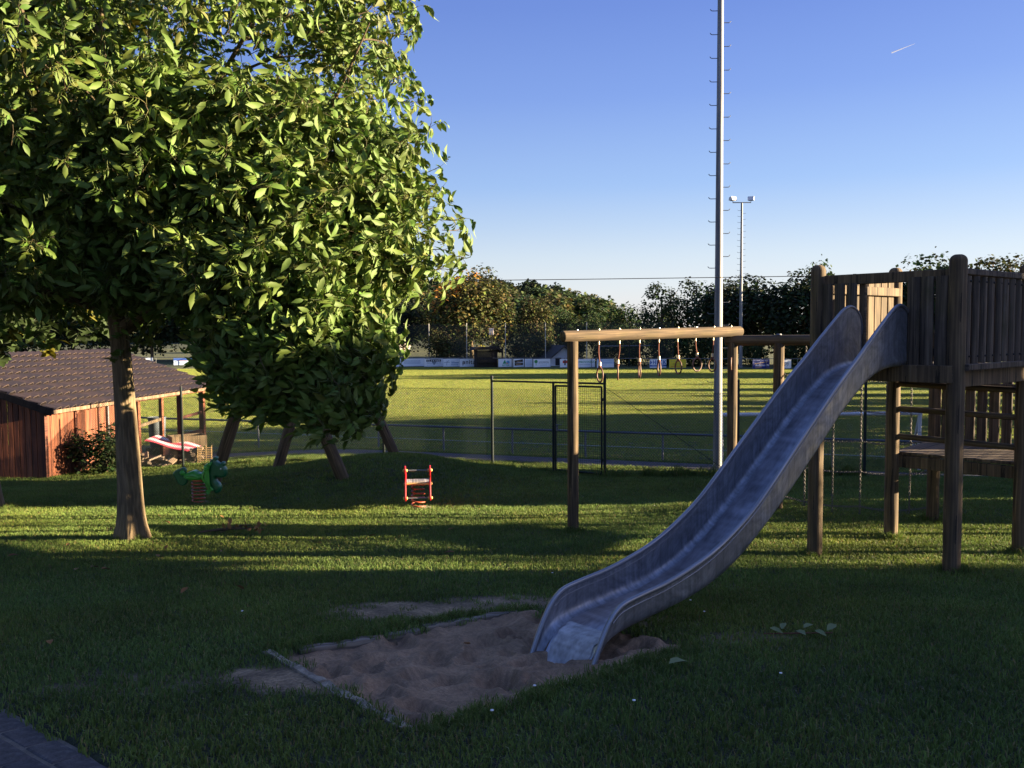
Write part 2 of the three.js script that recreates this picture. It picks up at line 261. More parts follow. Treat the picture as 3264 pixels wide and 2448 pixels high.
{
  const pave = thing('pavement', 'dark grey paving stones with sandy joints at the lawn edge', 'pavement', null); pave.userData.kind = 'structure';
  // rows of stones run along the lawn edge
  const ex = .92 / Math.hypot(.92, .76), ed = -.76 / Math.hypot(.92, .76), nx = -ed * -1, nd = -ex; // n points into the paving
  const N = [-.637, -.771]; const L = .27, Wd = .14;
  const bed = []; const bedI = [];
  const P0 = [-2.47, 4.02]; const at = (s, t) => [P0[0] + ex * s + N[0] * t, P0[1] + ed * s + N[1] * t];
  for (let i = 0; i <= 20; i++) for (let j = 0; j <= 8; j++) { const [x, D] = at(-1.2 + 4 * i / 20, .0 + 1.2 * j / 8); bed.push(x, land(x, D) - .011, -D); if (i < 20 && j < 8) { const o = i * 9 + j; bedI.push(o, o + 9, o + 1, o + 1, o + 9, o + 10); } }
  const bg = new THREE.BufferGeometry(); bg.setAttribute('position', new THREE.Float32BufferAttribute(bed, 3)); bg.setIndex(bedI); bg.computeVertexNormals(); setUV(bg, (x, y, z) => [x, z]);
  part('joint_sand', bg, M.jointSand, pave);
  const r = rngOf(5), geos = [0, 1, 2].map(k => { const g = bevelBox(L - .02, Wd - .02, .06, .006); g.rotateX(-Math.PI / 2); return g; }), mats = [M.paver, M.paver.clone(), M.paver.clone()]; mats[1].color = C(.135, .122, .122); mats[2].color = C(.098, .092, .10);
  for (let row = 0; row < 7; row++) for (let k = -5; k < 12; k++) {
    const [x, D] = at((k + (row % 2) * .5) * L, .085 + row * Wd); if (D < 1.2) continue;
    const m = part('paving_stone', geos[0], mats[Math.floor(r() * 3)], pave);
    m.position.set(x, land(x, D) - .035 + .004 * (r() - .5), -D); const e = .1, nrm = new THREE.Vector3(-(land(x + e, D) - land(x - e, D)) / (2 * e), 1, (land(x, D + e) - land(x, D - e)) / (2 * e)).normalize(); m.quaternion.setFromUnitVectors(new THREE.Vector3(0, 1, 0), nrm).multiply(new THREE.Quaternion().setFromEuler(new THREE.Euler((r() - .5) * .015, Math.atan2(ed, ex), (r() - .5) * .015, 'YXZ')));
  }
}

// ───────────────────────── grass ─────────────────────────
const grassMat = phys(0xffffff, { roughness: .8, transmission: .38, thickness: 0, side: THREE.DoubleSide, vertexColors: true, specularIntensity: .35 });
function bladeClump(seed, count, R, h0, h1, w, lean) {
  const r = rngOf(seed), pos = [], nor = [], col = [], idx = [];
  for (let i = 0; i < count; i++) {
    const a = r() * 6.283, d = R * Math.sqrt(r()), bx = Math.cos(a) * d, bz = Math.sin(a) * d, h = lerp(h0, h1, r() ** 1.3), ya = r() * 6.283, wx = Math.cos(ya) * w * (.6 + .7 * r()), wz = Math.sin(ya) * w * (.6 + .7 * r());
    const la = r() * 6.283, l = lean * h * (.3 + r()), lx = Math.cos(la) * l, lz = Math.sin(la) * l, o = pos.length / 3;
    pos.push(bx - wx / 2, -.012, bz - wz / 2, bx + wx / 2, -.012, bz + wz / 2, bx + lx * .35 - wx * .42, h * .6, bz + lz * .35 - wz * .42, bx + lx * .35 + wx * .42, h * .6, bz + lz * .35 + wz * .42, bx + lx, h * (1 - .25 * lean * lean), bz + lz);
    const ax = -wz, az = wx, n = new THREE.Vector3(ax, w * .5, az).normalize();
    const t = r(), dry = r() < .07 ? 1 : 0, c = dry ? [.26, .21, .09] : [lerp(.108, .17, t), lerp(.17, .25, t), lerp(.036, .055, t)];
    for (let k = 0; k < 5; k++) { nor.push(n.x, n.y, n.z); col.push(...c); }
    idx.push(o, o + 1, o + 2, o + 1, o + 3, o + 2, o + 2, o + 3, o + 4);
  }
  const g = new THREE.BufferGeometry(); g.setAttribute('position', new THREE.Float32BufferAttribute(pos, 3)); g.setAttribute('normal', new THREE.Float32BufferAttribute(nor, 3)); g.setAttribute('color', new THREE.Float32BufferAttribute(col, 3)); g.setIndex(idx); return g;
}
const tmpM = new THREE.Matrix4(), tmpQ = new THREE.Quaternion(), tmpE = new THREE.Euler();
function scatter(name, geo, mat, list, label, category, kind = 'stuff', parent = null) {   // list of [x,y,z, rotX,rotY,rotZ, scale, colour]
  const m = new THREE.InstancedMesh(geo, mat, list.length); list.forEach((e, i) => { tmpE.set(e[3], e[4], e[5], 'YXZ'); tmpQ.setFromEuler(tmpE); const s = e[6]; tmpM.compose(new THREE.Vector3(e[0], e[1], e[2]), tmpQ, Array.isArray(s) ? new THREE.Vector3(...s) : new THREE.Vector3(s, s, s)); m.setMatrixAt(i, tmpM); if (e[7]) m.setColorAt(i, e[7]); });
  shadowed(m); m.frustumCulled = false; if (parent) { m.name = name; m.userData.kind = kind; parent.add(m); } else { m.name = numbered(name); tag(m, label, category, null, kind); scene.add(m); }
  return m;
}
{
  const r = rngOf(11), lists = [[], [], []];
  const put = (x, D, s) => {
    const tone = 1.02 + .55 * fbm(x * .8, D * .8, 2, 3) + .42 * (r() - .5), yel = clamp(.5 + .9 * fbm(x * .45 + 9, D * .45, 8, 3)), tall = 1 + .5 * fbm(x * 1.1, D * 1.1, 12, 2);
    const e = .12, sx = (land(x + e, D) - land(x - e, D)) / (2 * e), sd = (land(x, D + e) - land(x, D - e)) / (2 * e);
    lists[Math.floor(r() * 3)].push([x, land(x, D), -D, -Math.atan(sd) * -1 * 0, r() * 6.283, 0, [s, s * tall, s], C(tone * lerp(.86, 1.2, yel), tone, tone * lerp(1.1, .8, yel))]);
  };
  const cell = (D) => D < 7 ? .075 : D < 12 ? .095 : D < 18 ? .12 : .16;
  for (let D = 2.5; D < 26.5;) {
    const st = cell(D), w = Math.min(.66 * D + 1.2, 16);
    for (let x = -w; x < w; x += st) {
      const px = x + (r() - .5) * st, pd = D + (r() - .5) * st; const q = qOf(px, pd);
      if (q > 20.7 && q < 23.3 && pathQ(px, pd)) continue;
      if (px < -11.1 && pd > 20 && pd < 29) continue;
      if (pd < 7.4 && Math.abs(px) < 3) { if (bare(px, pd) > r() * .92 + .05) continue; const k = pitDist(px, pd); if (k > .02) continue; }
      if (onPaving(px, pd) > -.02 + .03 * noise(px * 6, pd * 6) && pd < 12) continue;
      put(px, pd, st / .085 * .62 + .42);
    }
    D += st;
  }
  const gs = [21, 22, 23].map(s => bladeClump(s, 52, .085, .014, .050, .0058, .85));
  lists.forEach((l, k) => scatter('lawn_grass', gs[k], grassMat, l, 'short green grass covering the playground lawn', 'grass'));
  // taller tufts at posts, fence foot and pit edge
  const tl = [], tg = bladeClump(31, 60, .07, .07, .17, .0065, .8);
  const tuft = (x, D, R, n, s = 1) => { for (let i = 0; i < n; i++) { const a = r() * 6.283, d = R * (.55 + .6 * r()), px = x + Math.cos(a) * d, pd = D + Math.sin(a) * d; if (pitDist(px, pd) > 0 && pd < 7) continue; const t = .75 + .4 * r(); tl.push([px, land(px, pd), -pd, 0, r() * 6.28, 0, s * (.6 + .6 * r()), C(t * 1.02, t, t * .9)]); } };
  for (const [x, D] of [[.735, 10.35], [3.6, 11.72], [4.0, 7.72], [3.08, 8.65], [5.22, 8.72], [4.3, 9.65], [5.3, 10.72], [-4.45, 10.06], [-8.1, 13.5]]) tuft(x, D, D > 9.9 && x < -4 ? .22 : .1, 16, .75);
  for (let i = 0; i < 260; i++) { const t = r(); const a = t < .42 ? [lerp(-8.2, -.45, t / .42), lerp(21.3, 19.15, t / .42)] : t < .6 ? [lerp(-.45, 1.9, (t - .42) / .18), lerp(19.15, 17.55, (t - .42) / .18)] : [lerp(1.9, 7.6, (t - .6) / .4), lerp(17.55, 18.2, (t - .6) / .4)]; tuft(a[0], a[1], .12, 1, t > .6 && r() < .5 ? 1.9 : 1.1); }
  for (let i = 0; i < 90; i++) { const t = r(), a = [lerp(PIT[1][0], PIT[2][0], t), lerp(PIT[1][1], PIT[2][1], t)]; tuft(a[0] + .05, a[1] - .06, .06, 1, .45); }
  for (let i = 0; i < 80; i++) { const t = r(), a = [lerp(PIT[0][0], PIT[3][0], t), lerp(PIT[0][1], PIT[3][1], t)]; tuft(a[0] - .05, a[1] + .07, .06, 1, .5); }
  scatter('tall_grass', tg, grassMat, tl, 'longer grass tufts round the posts and along the fence foot', 'grass');
  // pitch turf
  const pl = [[], []], pg = [41, 42].map(s => bladeClump(s, 420, .72, .028, .06, .017, .55));
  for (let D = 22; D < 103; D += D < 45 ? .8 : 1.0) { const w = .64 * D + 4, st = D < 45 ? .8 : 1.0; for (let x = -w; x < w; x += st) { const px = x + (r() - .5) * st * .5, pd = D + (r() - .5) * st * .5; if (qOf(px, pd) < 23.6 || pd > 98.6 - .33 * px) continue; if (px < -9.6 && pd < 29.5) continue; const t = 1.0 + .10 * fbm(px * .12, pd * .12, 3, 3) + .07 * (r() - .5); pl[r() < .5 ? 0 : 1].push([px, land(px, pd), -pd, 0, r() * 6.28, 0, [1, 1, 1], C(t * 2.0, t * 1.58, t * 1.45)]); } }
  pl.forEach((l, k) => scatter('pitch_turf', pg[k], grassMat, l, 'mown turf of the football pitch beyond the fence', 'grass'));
}
{ // faint touchline
  const g = []; for (let i = 0; i < 60; i++) { const x0 = -30 + i, x1 = x0 + 1, d0 = 31 - .35 * x0, d1 = 31 - .35 * x1; g.push(orientedBox(1, .03, .1, V(x0, .02, d0), V(x1, .02, d1), 0, .004)); }
  single('touchline', strip(g), std(C(.22, .25, .2), { roughness: 1 }), 'white painted touchline on the pitch beyond the railing', 'marking', null, 'structure');
}

// ───────────────────────── slide ─────────────────────────
const SL = { T: [3.54, 8.18], a: [-.7101, -.7041] }; SL.n = [SL.a[1], -SL.a[0]];
const curve1 = (pts) => (s) => { let i = 0; while (i < pts.length - 2 && pts[i + 1][0] < s) i++; const [x0, y0] = pts[i], [x1, y1] = pts[i + 1]; const sl = (j) => { if (j <= 0) return (pts[1][1] - pts[0][1]) / (pts[1][0] - pts[0][0]); if (j >= pts.length - 1) return (pts[j][1] - pts[j - 1][1]) / (pts[j][0] - pts[j - 1][0]); return (pts[j + 1][1] - pts[j - 1][1]) / (pts[j + 1][0] - pts[j - 1][0]); }; const h = x1 - x0, t = clamp((s - x0) / h); return (2 * t ** 3 - 3 * t * t + 1) * y0 + (t ** 3 - 2 * t * t + t) * h * sl(i) + (-2 * t ** 3 + 3 * t * t) * y1 + (t ** 3 - t * t) * h * sl(i + 1); };
const bedY = curve1([[-.16, 3.67], [.3, 3.665], [.6, 3.63], [.9, 3.54], [1.36, 3.31], [1.85, 3.01], [2.3, 2.74], [2.85, 2.455], [3.2, 2.33], [3.55, 2.265], [3.9, 2.24], [4.2, 2.225], [4.4, 2.195], [4.5, 2.13], [4.6, 2.0]]);
const rimY = curve1([[-.09, 3.84], [-.06, 4.02], [0, 4.14], [.1, 4.205], [.22, 4.228], [.36, 4.19], [.55, 4.09], [.9, 3.89], [1.13, 3.755], [1.5, 3.545], [1.92, 3.285], [2.4, 2.98], [2.75, 2.765], [3.0, 2.645], [3.25, 2.55], [3.5, 2.485], [3.85, 2.43], [4.2, 2.405], [4.33, 2.385], [4.42, 2.33], [4.5, 2.23], [4.56, 2.13], [4.6, 2.05]]);
const slidePt = (s, off, y) => V(SL.T[0] + SL.a[0] * s + SL.n[0] * off, y, SL.T[1] + SL.a[1] * s + SL.n[1] * off);
{
  const sl = thing('slide', 'grey galvanised steel playground slide ending in the sand pit', 'slide', null);
  const hw = .225, N = 110; const ss = []; for (let i = 0; i <= N; i++) ss.push(-.09 + 4.69 * i / N);
  // cross-section offsets: side wall, rounded corner, flat bed
  const sheet = (cols) => { // cols(s) → list of [off, y]
    const pos = [], uv = [], idx = []; let nc = 0;
    ss.forEach((s, i) => { const c = cols(s); nc = c.length; let d = 0; c.forEach(([o, y], k) => { if (k) d += Math.hypot(o - c[k - 1][0], y - c[k - 1][1]); const p = slidePt(s, o, y); pos.push(p.x, p.y, p.z); uv.push(d, s); if (i < ss.length - 1 && k < nc - 1) { const a = i * nc + k; idx.push(a, a + 1, a + nc, a + 1, a + nc + 1, a + nc); } }); });
    const g = new THREE.BufferGeometry(); g.setAttribute('position', new THREE.Float32BufferAttribute(pos, 3)); g.setAttribute('uv', new THREE.Float32BufferAttribute(uv, 2)); g.setIndex(idx); g.computeVertexNormals(); return g;
  };
  const thick = (cols, t) => { const a = sheet(cols), b = sheet((s) => cols(s).map(([o, y]) => [o, y - t])); return a; };
  const rC = .055;
  const wall = (sgn, out) => (s) => { const b = bedY(s), r = Math.max(rimY(s), b + .02), c = []; const rr = Math.min(rC, (r - b) * .5); const o = out ? .006 : 0; for (let k = 0; k <= 5; k++) { const y = lerp(r, b + rr, k / 5); c.push([sgn * (hw + o), y - (out && k === 5 ? 0 : 0)]); } for (let k = 1; k <= 4; k++) { const a = k / 4 * Math.PI / 2; c.push([sgn * (hw + o - (rr + o) * (1 - Math.cos(a))), b + rr - (rr + o) * Math.sin(a)]); } return c; };
  for (const s of [1, -1]) part('side_wall', strip([sheet(wall(s, false)), sheet(wall(s, true))]), M.steel, sl);
  const bedW = hw - rC;
  part('chute_bed', strip([sheet((s) => { const c = []; for (let k = 0; k <= 8; k++) { const t = k / 8 * 2 - 1; c.push([t * bedW, bedY(s) - .004 * (1 - t * t)]); } return c; }), sheet((s) => [[-bedW, bedY(s) - .006], [bedW, bedY(s) - .006]])]), M.steelBed, sl);
  // rolled rim along each side
  for (const sg of [1, -1]) { const pts = []; for (let i = 0; i <= 90; i++) { const s = -.09 + 4.69 * i / 90; pts.push(slidePt(s, sg * (hw + .008), rimY(s))); } part('rolled_rim', tubeThrough(pts, .017, 8, 200), M.steel, sl); }
  // lengthwise crease under each rim
  for (const sg of [1, -1]) { const pts = []; for (let i = 0; i <= 60; i++) { const s = .15 + 4.25 * i / 60; pts.push(slidePt(s, sg * (hw + .005), rimY(s) - .045)); } part('side_bead', tubeThrough(pts, .006, 6, 120), M.steel, sl); }
  // polished run-out lip
  { const g = []; const pos = [], idx = [], uv = []; const n = 10; for (let i = 0; i <= n; i++) { const s = 4.34 + .25 * i / n, w = .15 + .01 * Math.sin(i * 2.1); for (let k = 0; k <= 6; k++) { const t = k / 6 * 2 - 1; const p = slidePt(s, t * w, bedY(s) + .004 - .004 * (1 - t * t)); pos.push(p.x, p.y, p.z); uv.push(t * w, s); if (i < n && k < 6) { const a = i * 7 + k; idx.push(a, a + 1, a + 7, a + 1, a + 8, a + 7); } } } const q = new THREE.BufferGeometry(); q.setAttribute('position', new THREE.Float32BufferAttribute(pos, 3)); q.setAttribute('uv', new THREE.Float32BufferAttribute(uv, 2)); q.setIndex(idx); q.computeVertexNormals(); const m = part('runout_plate', q, M.steelWorn, sl); m.userData.label = 'pale worn patch at the foot of the chute'; }
}

// ───────────────────────── play tower ─────────────────────────
const P = { P1: [4.0, 7.72], P2: [3.08, 8.65], P3: [5.22, 8.72], P4: [4.3, 9.65], P5: [5.30, 10.72], P7: [6.22, 9.79] };
const PR = .075;
{
  const tw = thing('play_tower', 'weathered wooden play tower with round posts and slatted railings above the slide', 'play tower', null);
  const post = (k, top, r = PR, seed = 0, dome = .06) => { const [x, D] = P[k], y0 = land(x, D) - .25; const g = logGeo(r, top - y0, .01, dome, 24, r * .97, .035, seed); g.translate(x, y0, -D); return part('post', g, M.log, tw); };
  post('P1', 4.675, .078, 1); post('P2', 4.66, .075, 2); post('P3', 4.66, .076, 3); post('P4', 4.70, .075, 4); post('P5', 3.98, .074, 5, .012); post('P7', 3.9, .074, 6, .03);
  const at = (a, b, s, y, inn = 0) => { const [x0, d0] = P[a], [x1, d1] = P[b], L = Math.hypot(x1 - x0, d1 - d0), ux = (x1 - x0) / L, ud = (d1 - d0) / L; return V(x0 + ux * s - ud * inn, y, d0 + ud * s + ux * inn); };
  const len = (a, b) => Math.hypot(P[b][0] - P[a][0], P[b][1] - P[a][1]);
  const halfLog = (r, h, seed) => { const g = new THREE.CylinderGeometry(r, r, h, 14, 3, false); const p = g.attributes.position; for (let i = 0; i < p.count; i++) p.setXYZ(i, p.getX(i) * (1 + .04 * noise(p.getY(i) * 3, seed)), p.getY(i), p.getZ(i) * .55 + .0); g.computeVertexNormals(); setUV(g, (x, y, z) => [Math.atan2(z, x) * r + seed * .3, y + seed * .7]); return g; };
  const rnd = rngOf(91);
  const slatLine = (a, b, ss, y0, y1, r, mat = M.slat, name = 'slat', inn = 0) => { const th = Math.atan2(P[b][1] - P[a][1], P[b][0] - P[a][0]); ss.forEach((s, k) => { const j = (rnd() - .5) * .012, h = y1 - y0 + (rnd() - .5) * .012, m = part(name, halfLog(r, h, k + s * 7), mat, tw); m.position.copy(at(a, b, s, (y0 + y1) / 2, inn + j)); m.rotation.y = th + (rnd() - .5) * .05; m.rotation.z = (rnd() - .5) * .008; }); };
  const deckY = 3.66;
  // right-hand and front railings
  slatLine('P1', 'P3', [.145, .315, .48, .645, .81, .975, 1.14, 1.305, 1.46], deckY + .03, 4.49, .056, M.slat, 'slat', -.02);
  slatLine('P1', 'P2', [.125, .25, .365], deckY - .02, 4.49, .058, M.slat, 'slat', .02);
  slatLine('P1', 'P2', [.955, 1.075, 1.2], deckY - .02, 4.46, .052, M.slat, 'slat', .02);
  // far side of the platform: broad boards
  { const L = len('P2', 'P4'); const th = Math.atan2(P.P4[1] - P.P2[1], P.P4[0] - P.P2[0]); for (let k = 0; k < 10; k++) { const s = .14 + k * (L - .28) / 9; const g = bevelBox(.128, .86, .028, .005); setUV(g, (x, y, z) => [x + k * .31, y + k * .13]); const m = part('board', g, M.board, tw); m.position.copy(at('P2', 'P4', s, deckY + .45, -.01 + (rnd() - .5) * .006)); m.rotation.y = th; } }
  // rails
  const rail = (a, b, y, h, t, mat = M.slat, inn = 0, s0 = 0, s1 = null, name = 'rail') => part(name, orientedBox(1, h, t, at(a, b, s0, y, inn), at(a, b, s1 ?? len(a, b), y, inn)), mat, tw);
  rail('P1', 'P3', 4.525, .055, .09, M.slat, -.01); rail('P1', 'P3', 4.36, .07, .04, M.slat, .045); rail('P1', 'P3', 3.82, .07, .04, M.slat, .045);
  rail('P1', 'P2', 4.50, .10, .06, M.log, -.03); rail('P1', 'P2', 3.8, .07, .04, M.slat, -.045, 0, .43); rail('P1', 'P2', 3.8, .07, .04, M.slat, -.045, .88, 1.31);
  rail('P2', 'P4', 4.42, .09, .045, M.board, -.05); rail('P2', 'P4', 3.84, .08, .04, M.board, -.05);
  // opening frame behind the slide
  for (const s of [.43, .885]) { const g = bevelBox(.06, .9, .06); const m = part('jamb', g, M.board, tw); m.position.copy(at('P1', 'P2', s, 4.1, -.08)); m.rotation.y = Math.atan2(P.P2[1] - P.P1[1], P.P2[0] - P.P1[0]); }
  // platform planks and joists
  { const L = len('P1', 'P3'), n = 11; for (let k = 0; k < n; k++) { const s = .02 + (L - .04) * (k + .5) / n; const [x0, d0] = P.P1, [x1, d1] = P.P3; const ux = (x1 - x0) / L, ud = (d1 - d0) / L; const w = [P.P2[0] - P.P1[0], P.P2[1] - P.P1[1]]; const a = V(x0 + ux * s + w[0] * .0, deckY - .02, d0 + ud * s), b = V(x0 + ux * s + w[0], deckY - .02, d0 + ud * s + w[1]); part('deck_plank', orientedBox(1, .035, L / n - .012, a, b), M.slat, tw); } }
  rail('P1', 'P3', 3.665, .055, .05, M.slat, -.085, 0, null, 'deck_edge'); rail('P1', 'P2', 3.60, .16, .05, M.log, .06, 0, null, 'joist'); rail('P1', 'P3', 3.555, .15, .05, M.log, .0, .05, null, 'joist'); rail('P2', 'P4', 3.56, .15, .05, M.log, 0, 0, null, 'joist'); rail('P3', 'P4', 3.54, .15, .06, M.log, 0, 0, null, 'joist');
  { const a = at('P1', 'P3', .7, 3.56), b = V(a.x + (P.P2[0] - P.P1[0]), 3.56, -a.z + (P.P2[1] - P.P1[1])); part('joist', orientedBox(1, .14, .06, a, b), M.log, tw); }
  // rungs up to the platform from the low deck
  for (const y of [3.39, 3.11, 2.80]) { const a = at('P4', 'P3', 0, y + .012), b = at('P4', 'P3', len('P4', 'P3'), y - .012); part('rung', logBetween(a, b, .032, y * 3, .005), M.log, tw); }
  // low deck
  const low = 2.615; { const L = len('P3', 'P7'), n = 9; for (let k = 0; k < n; k++) { const s = .03 + (L - .06) * (k + .5) / n; const a = at('P3', 'P7', s, low), w = [P.P4[0] - P.P3[0], P.P4[1] - P.P3[1]]; const b = V(a.x + w[0], low, -a.z + w[1]); part('low_deck_plank', orientedBox(1, .035, L / n - .01, a, b), M.board, tw); } }
  rail('P4', 'P5', low - .075, .11, .045, M.board, -.05, 0, null, 'deck_edge'); rail('P4', 'P3', low - .09, .13, .05, M.log, .04, 0, null, 'deck_edge'); rail('P5', 'P7', low - .09, .13, .05, M.log, 0, 0, null, 'deck_edge'); rail('P3', 'P7', low - .09, .13, .05, M.log, 0, 0, null, 'deck_edge');
  slatLine('P5', 'P7', [.14, .275, .41, .545, .68, .815, .95, 1.085, 1.20], low - .02, 3.44, .057, M.slat, 'palisade_log');
  slatLine('P3', 'P7', [.16, .33, .5, .67, .84, 1.01, 1.18], low - .02, 3.40, .05, M.slat, 'palisade_log');
  rail('P5', 'P7', 3.32, .08, .04, M.slat, -.06);
  // bolts on the railing ends
  { const bg = new THREE.SphereGeometry(.011, 8, 6), gs = []; for (const s of [.145, .315, .48, .645, .81, .975, 1.14, 1.305]) for (const y of [4.44, 3.76]) { const m = part('bolt', bg, M.black, tw); m.position.copy(at('P1', 'P3', s, y, -.052)); } }
}

// ───────────────────────── ring frame and chain net ─────────────────────────
const B1 = [V(.60, 3.955, 10.28), V(3.20, 4.0, 12.02)], B2 = [V(2.98, 3.875, 11.98), V(5.42, 3.885, 10.66)];
{
  const fr = thing('ring_frame', 'log frame with a pale round beam carrying climbing rings beside the play tower', 'climbing frame', null);
  const post = (x, D, top, r, seed, mat) => { const y0 = land(x, D) - .25, g = logGeo(r, top - y0, .01, .01, 24, r * .96, .035, seed); g.translate(x, y0, -D); part('post', g, mat, fr); };
  part('beam', logBetween(B1[0], B1[1], .069, 3, .02, .073, 26), M.log, fr).userData.label = 'pale round log beam in evening sun';
  part('beam', logBetween(B2[0], B2[1], .072, 8, .015, .070, 22), M.log, fr);
  post(.735, 10.37, 3.90, .069, 11, M.log); post(3.07, 11.93, 3.93, .070, 12, M.log); post(3.62, 11.63, 3.84, .073, 13, M.log);
  const d = new THREE.Vector3().subVectors(B1[1], B1[0]); const bg = new THREE.CylinderGeometry(.012, .016, .02, 8);
  for (let k = 0; k < 9; k++) { const p = B1[0].clone().addScaledVector(d, .075 + .108 * k); const m = part('bolt', bg, M.brass, fr); m.position.set(p.x, p.y + .073, p.z); }
  const m2 = part('bolt', new THREE.CylinderGeometry(.03, .04, .018, 8), M.galv, fr); m2.position.set(3.62, 3.958, -11.63);
  // hanging rings
  const r = rngOf(3); const len = [.285, .27, .26, .25, .245, .225, .245, .24], yaw = [1.42, .95, 1.08, 1.12, 1.38, .1, 1.5, .75];
  for (let k = 0; k < 8; k++) {
    const p = B1[0].clone().addScaledVector(d, .183 + .1073 * k); const h = thing('hanging_ring', 'rope-hung climbing ring under the pale log beam', 'climbing ring', new THREE.Vector3(p.x, p.y - .066, p.z), 'rings hanging from the log beam');
    const L = len[k], sway = (r() - .5) * .05, e = new THREE.Vector3(sway, -L, sway * .4);
    part('eye_bolt', new THREE.CylinderGeometry(.011, .011, .05, 8).translate(0, -.02, 0), M.brass, h);
    part('rope', tubeThrough([new THREE.Vector3(0, -.04, 0), new THREE.Vector3(sway * .2 + .012 * (r() - .5), -L * .5, .01 * (r() - .5)), e], .0085, 7, 16), M.rope, h);
    part('ferrule', new THREE.CylinderGeometry(.017, .019, .045, 10).translate(e.x, e.y, e.z), M.brass, h);
    part('knot', new THREE.SphereGeometry(.021, 10, 8).scale(1, 1.3, 1).translate(e.x, e.y - .04, e.z), M.rope, h);
    const t = new THREE.TorusGeometry(.083, .0105, 8, 36); t.scale(1, 1.06, 1); t.rotateY(yaw[k] + .5); t.translate(e.x, e.y - .135, e.z); part('ring', t, M.ringMat, h);
  }
}
{
  const net = thing('chain_net', 'climbing net of linked steel chains hung beside the play tower', 'climbing net', null);
  const link = new THREE.TorusGeometry(.0125, .0038, 5, 8); link.scale(1, 1.45, 1);
  const chain = (a, b, sag, name) => { const c = new THREE.QuadraticBezierCurve3(a, a.clone().lerp(b, .5).add(new THREE.Vector3(0, -2 * sag, 0)), b), L = c.getLength(), n = Math.max(2, Math.round(L / .027)), gs = []; for (let i = 0; i <= n; i++) { const p = c.getPointAt(i / n), t = c.getTangentAt(i / n), g = link.clone(); g.rotateY(i % 2 ? 1.57 : 0); g.applyQuaternion(new THREE.Quaternion().setFromUnitVectors(new THREE.Vector3(0, 1, 0), t)); g.translate(p.x, p.y, p.z); gs.push(g); } part(name, strip(gs), M.chain, net); };
  const A = [3.68, 11.6], Bp = [5.26, 10.76]; const on = (t, y) => V(lerp(A[0], Bp[0], t), y, lerp(A[1], Bp[1], t));
  for (const t of [.16, .36, .55, .72, .88]) chain(on(t, 3.82), on(t, 1.72 - .12 * Math.sin(t * 3.14)), 0, 'hanging_chain');
  for (const y of [3.42, 3.02, 2.62, 2.22, 1.76]) for (const [a, b] of [[0, .55], [.55, 1]]) chain(on(a, y + (a ? -.06 : 0)), on(b, y + (b < 1 ? -.06 : 0)), .05, 'cross_chain');
}

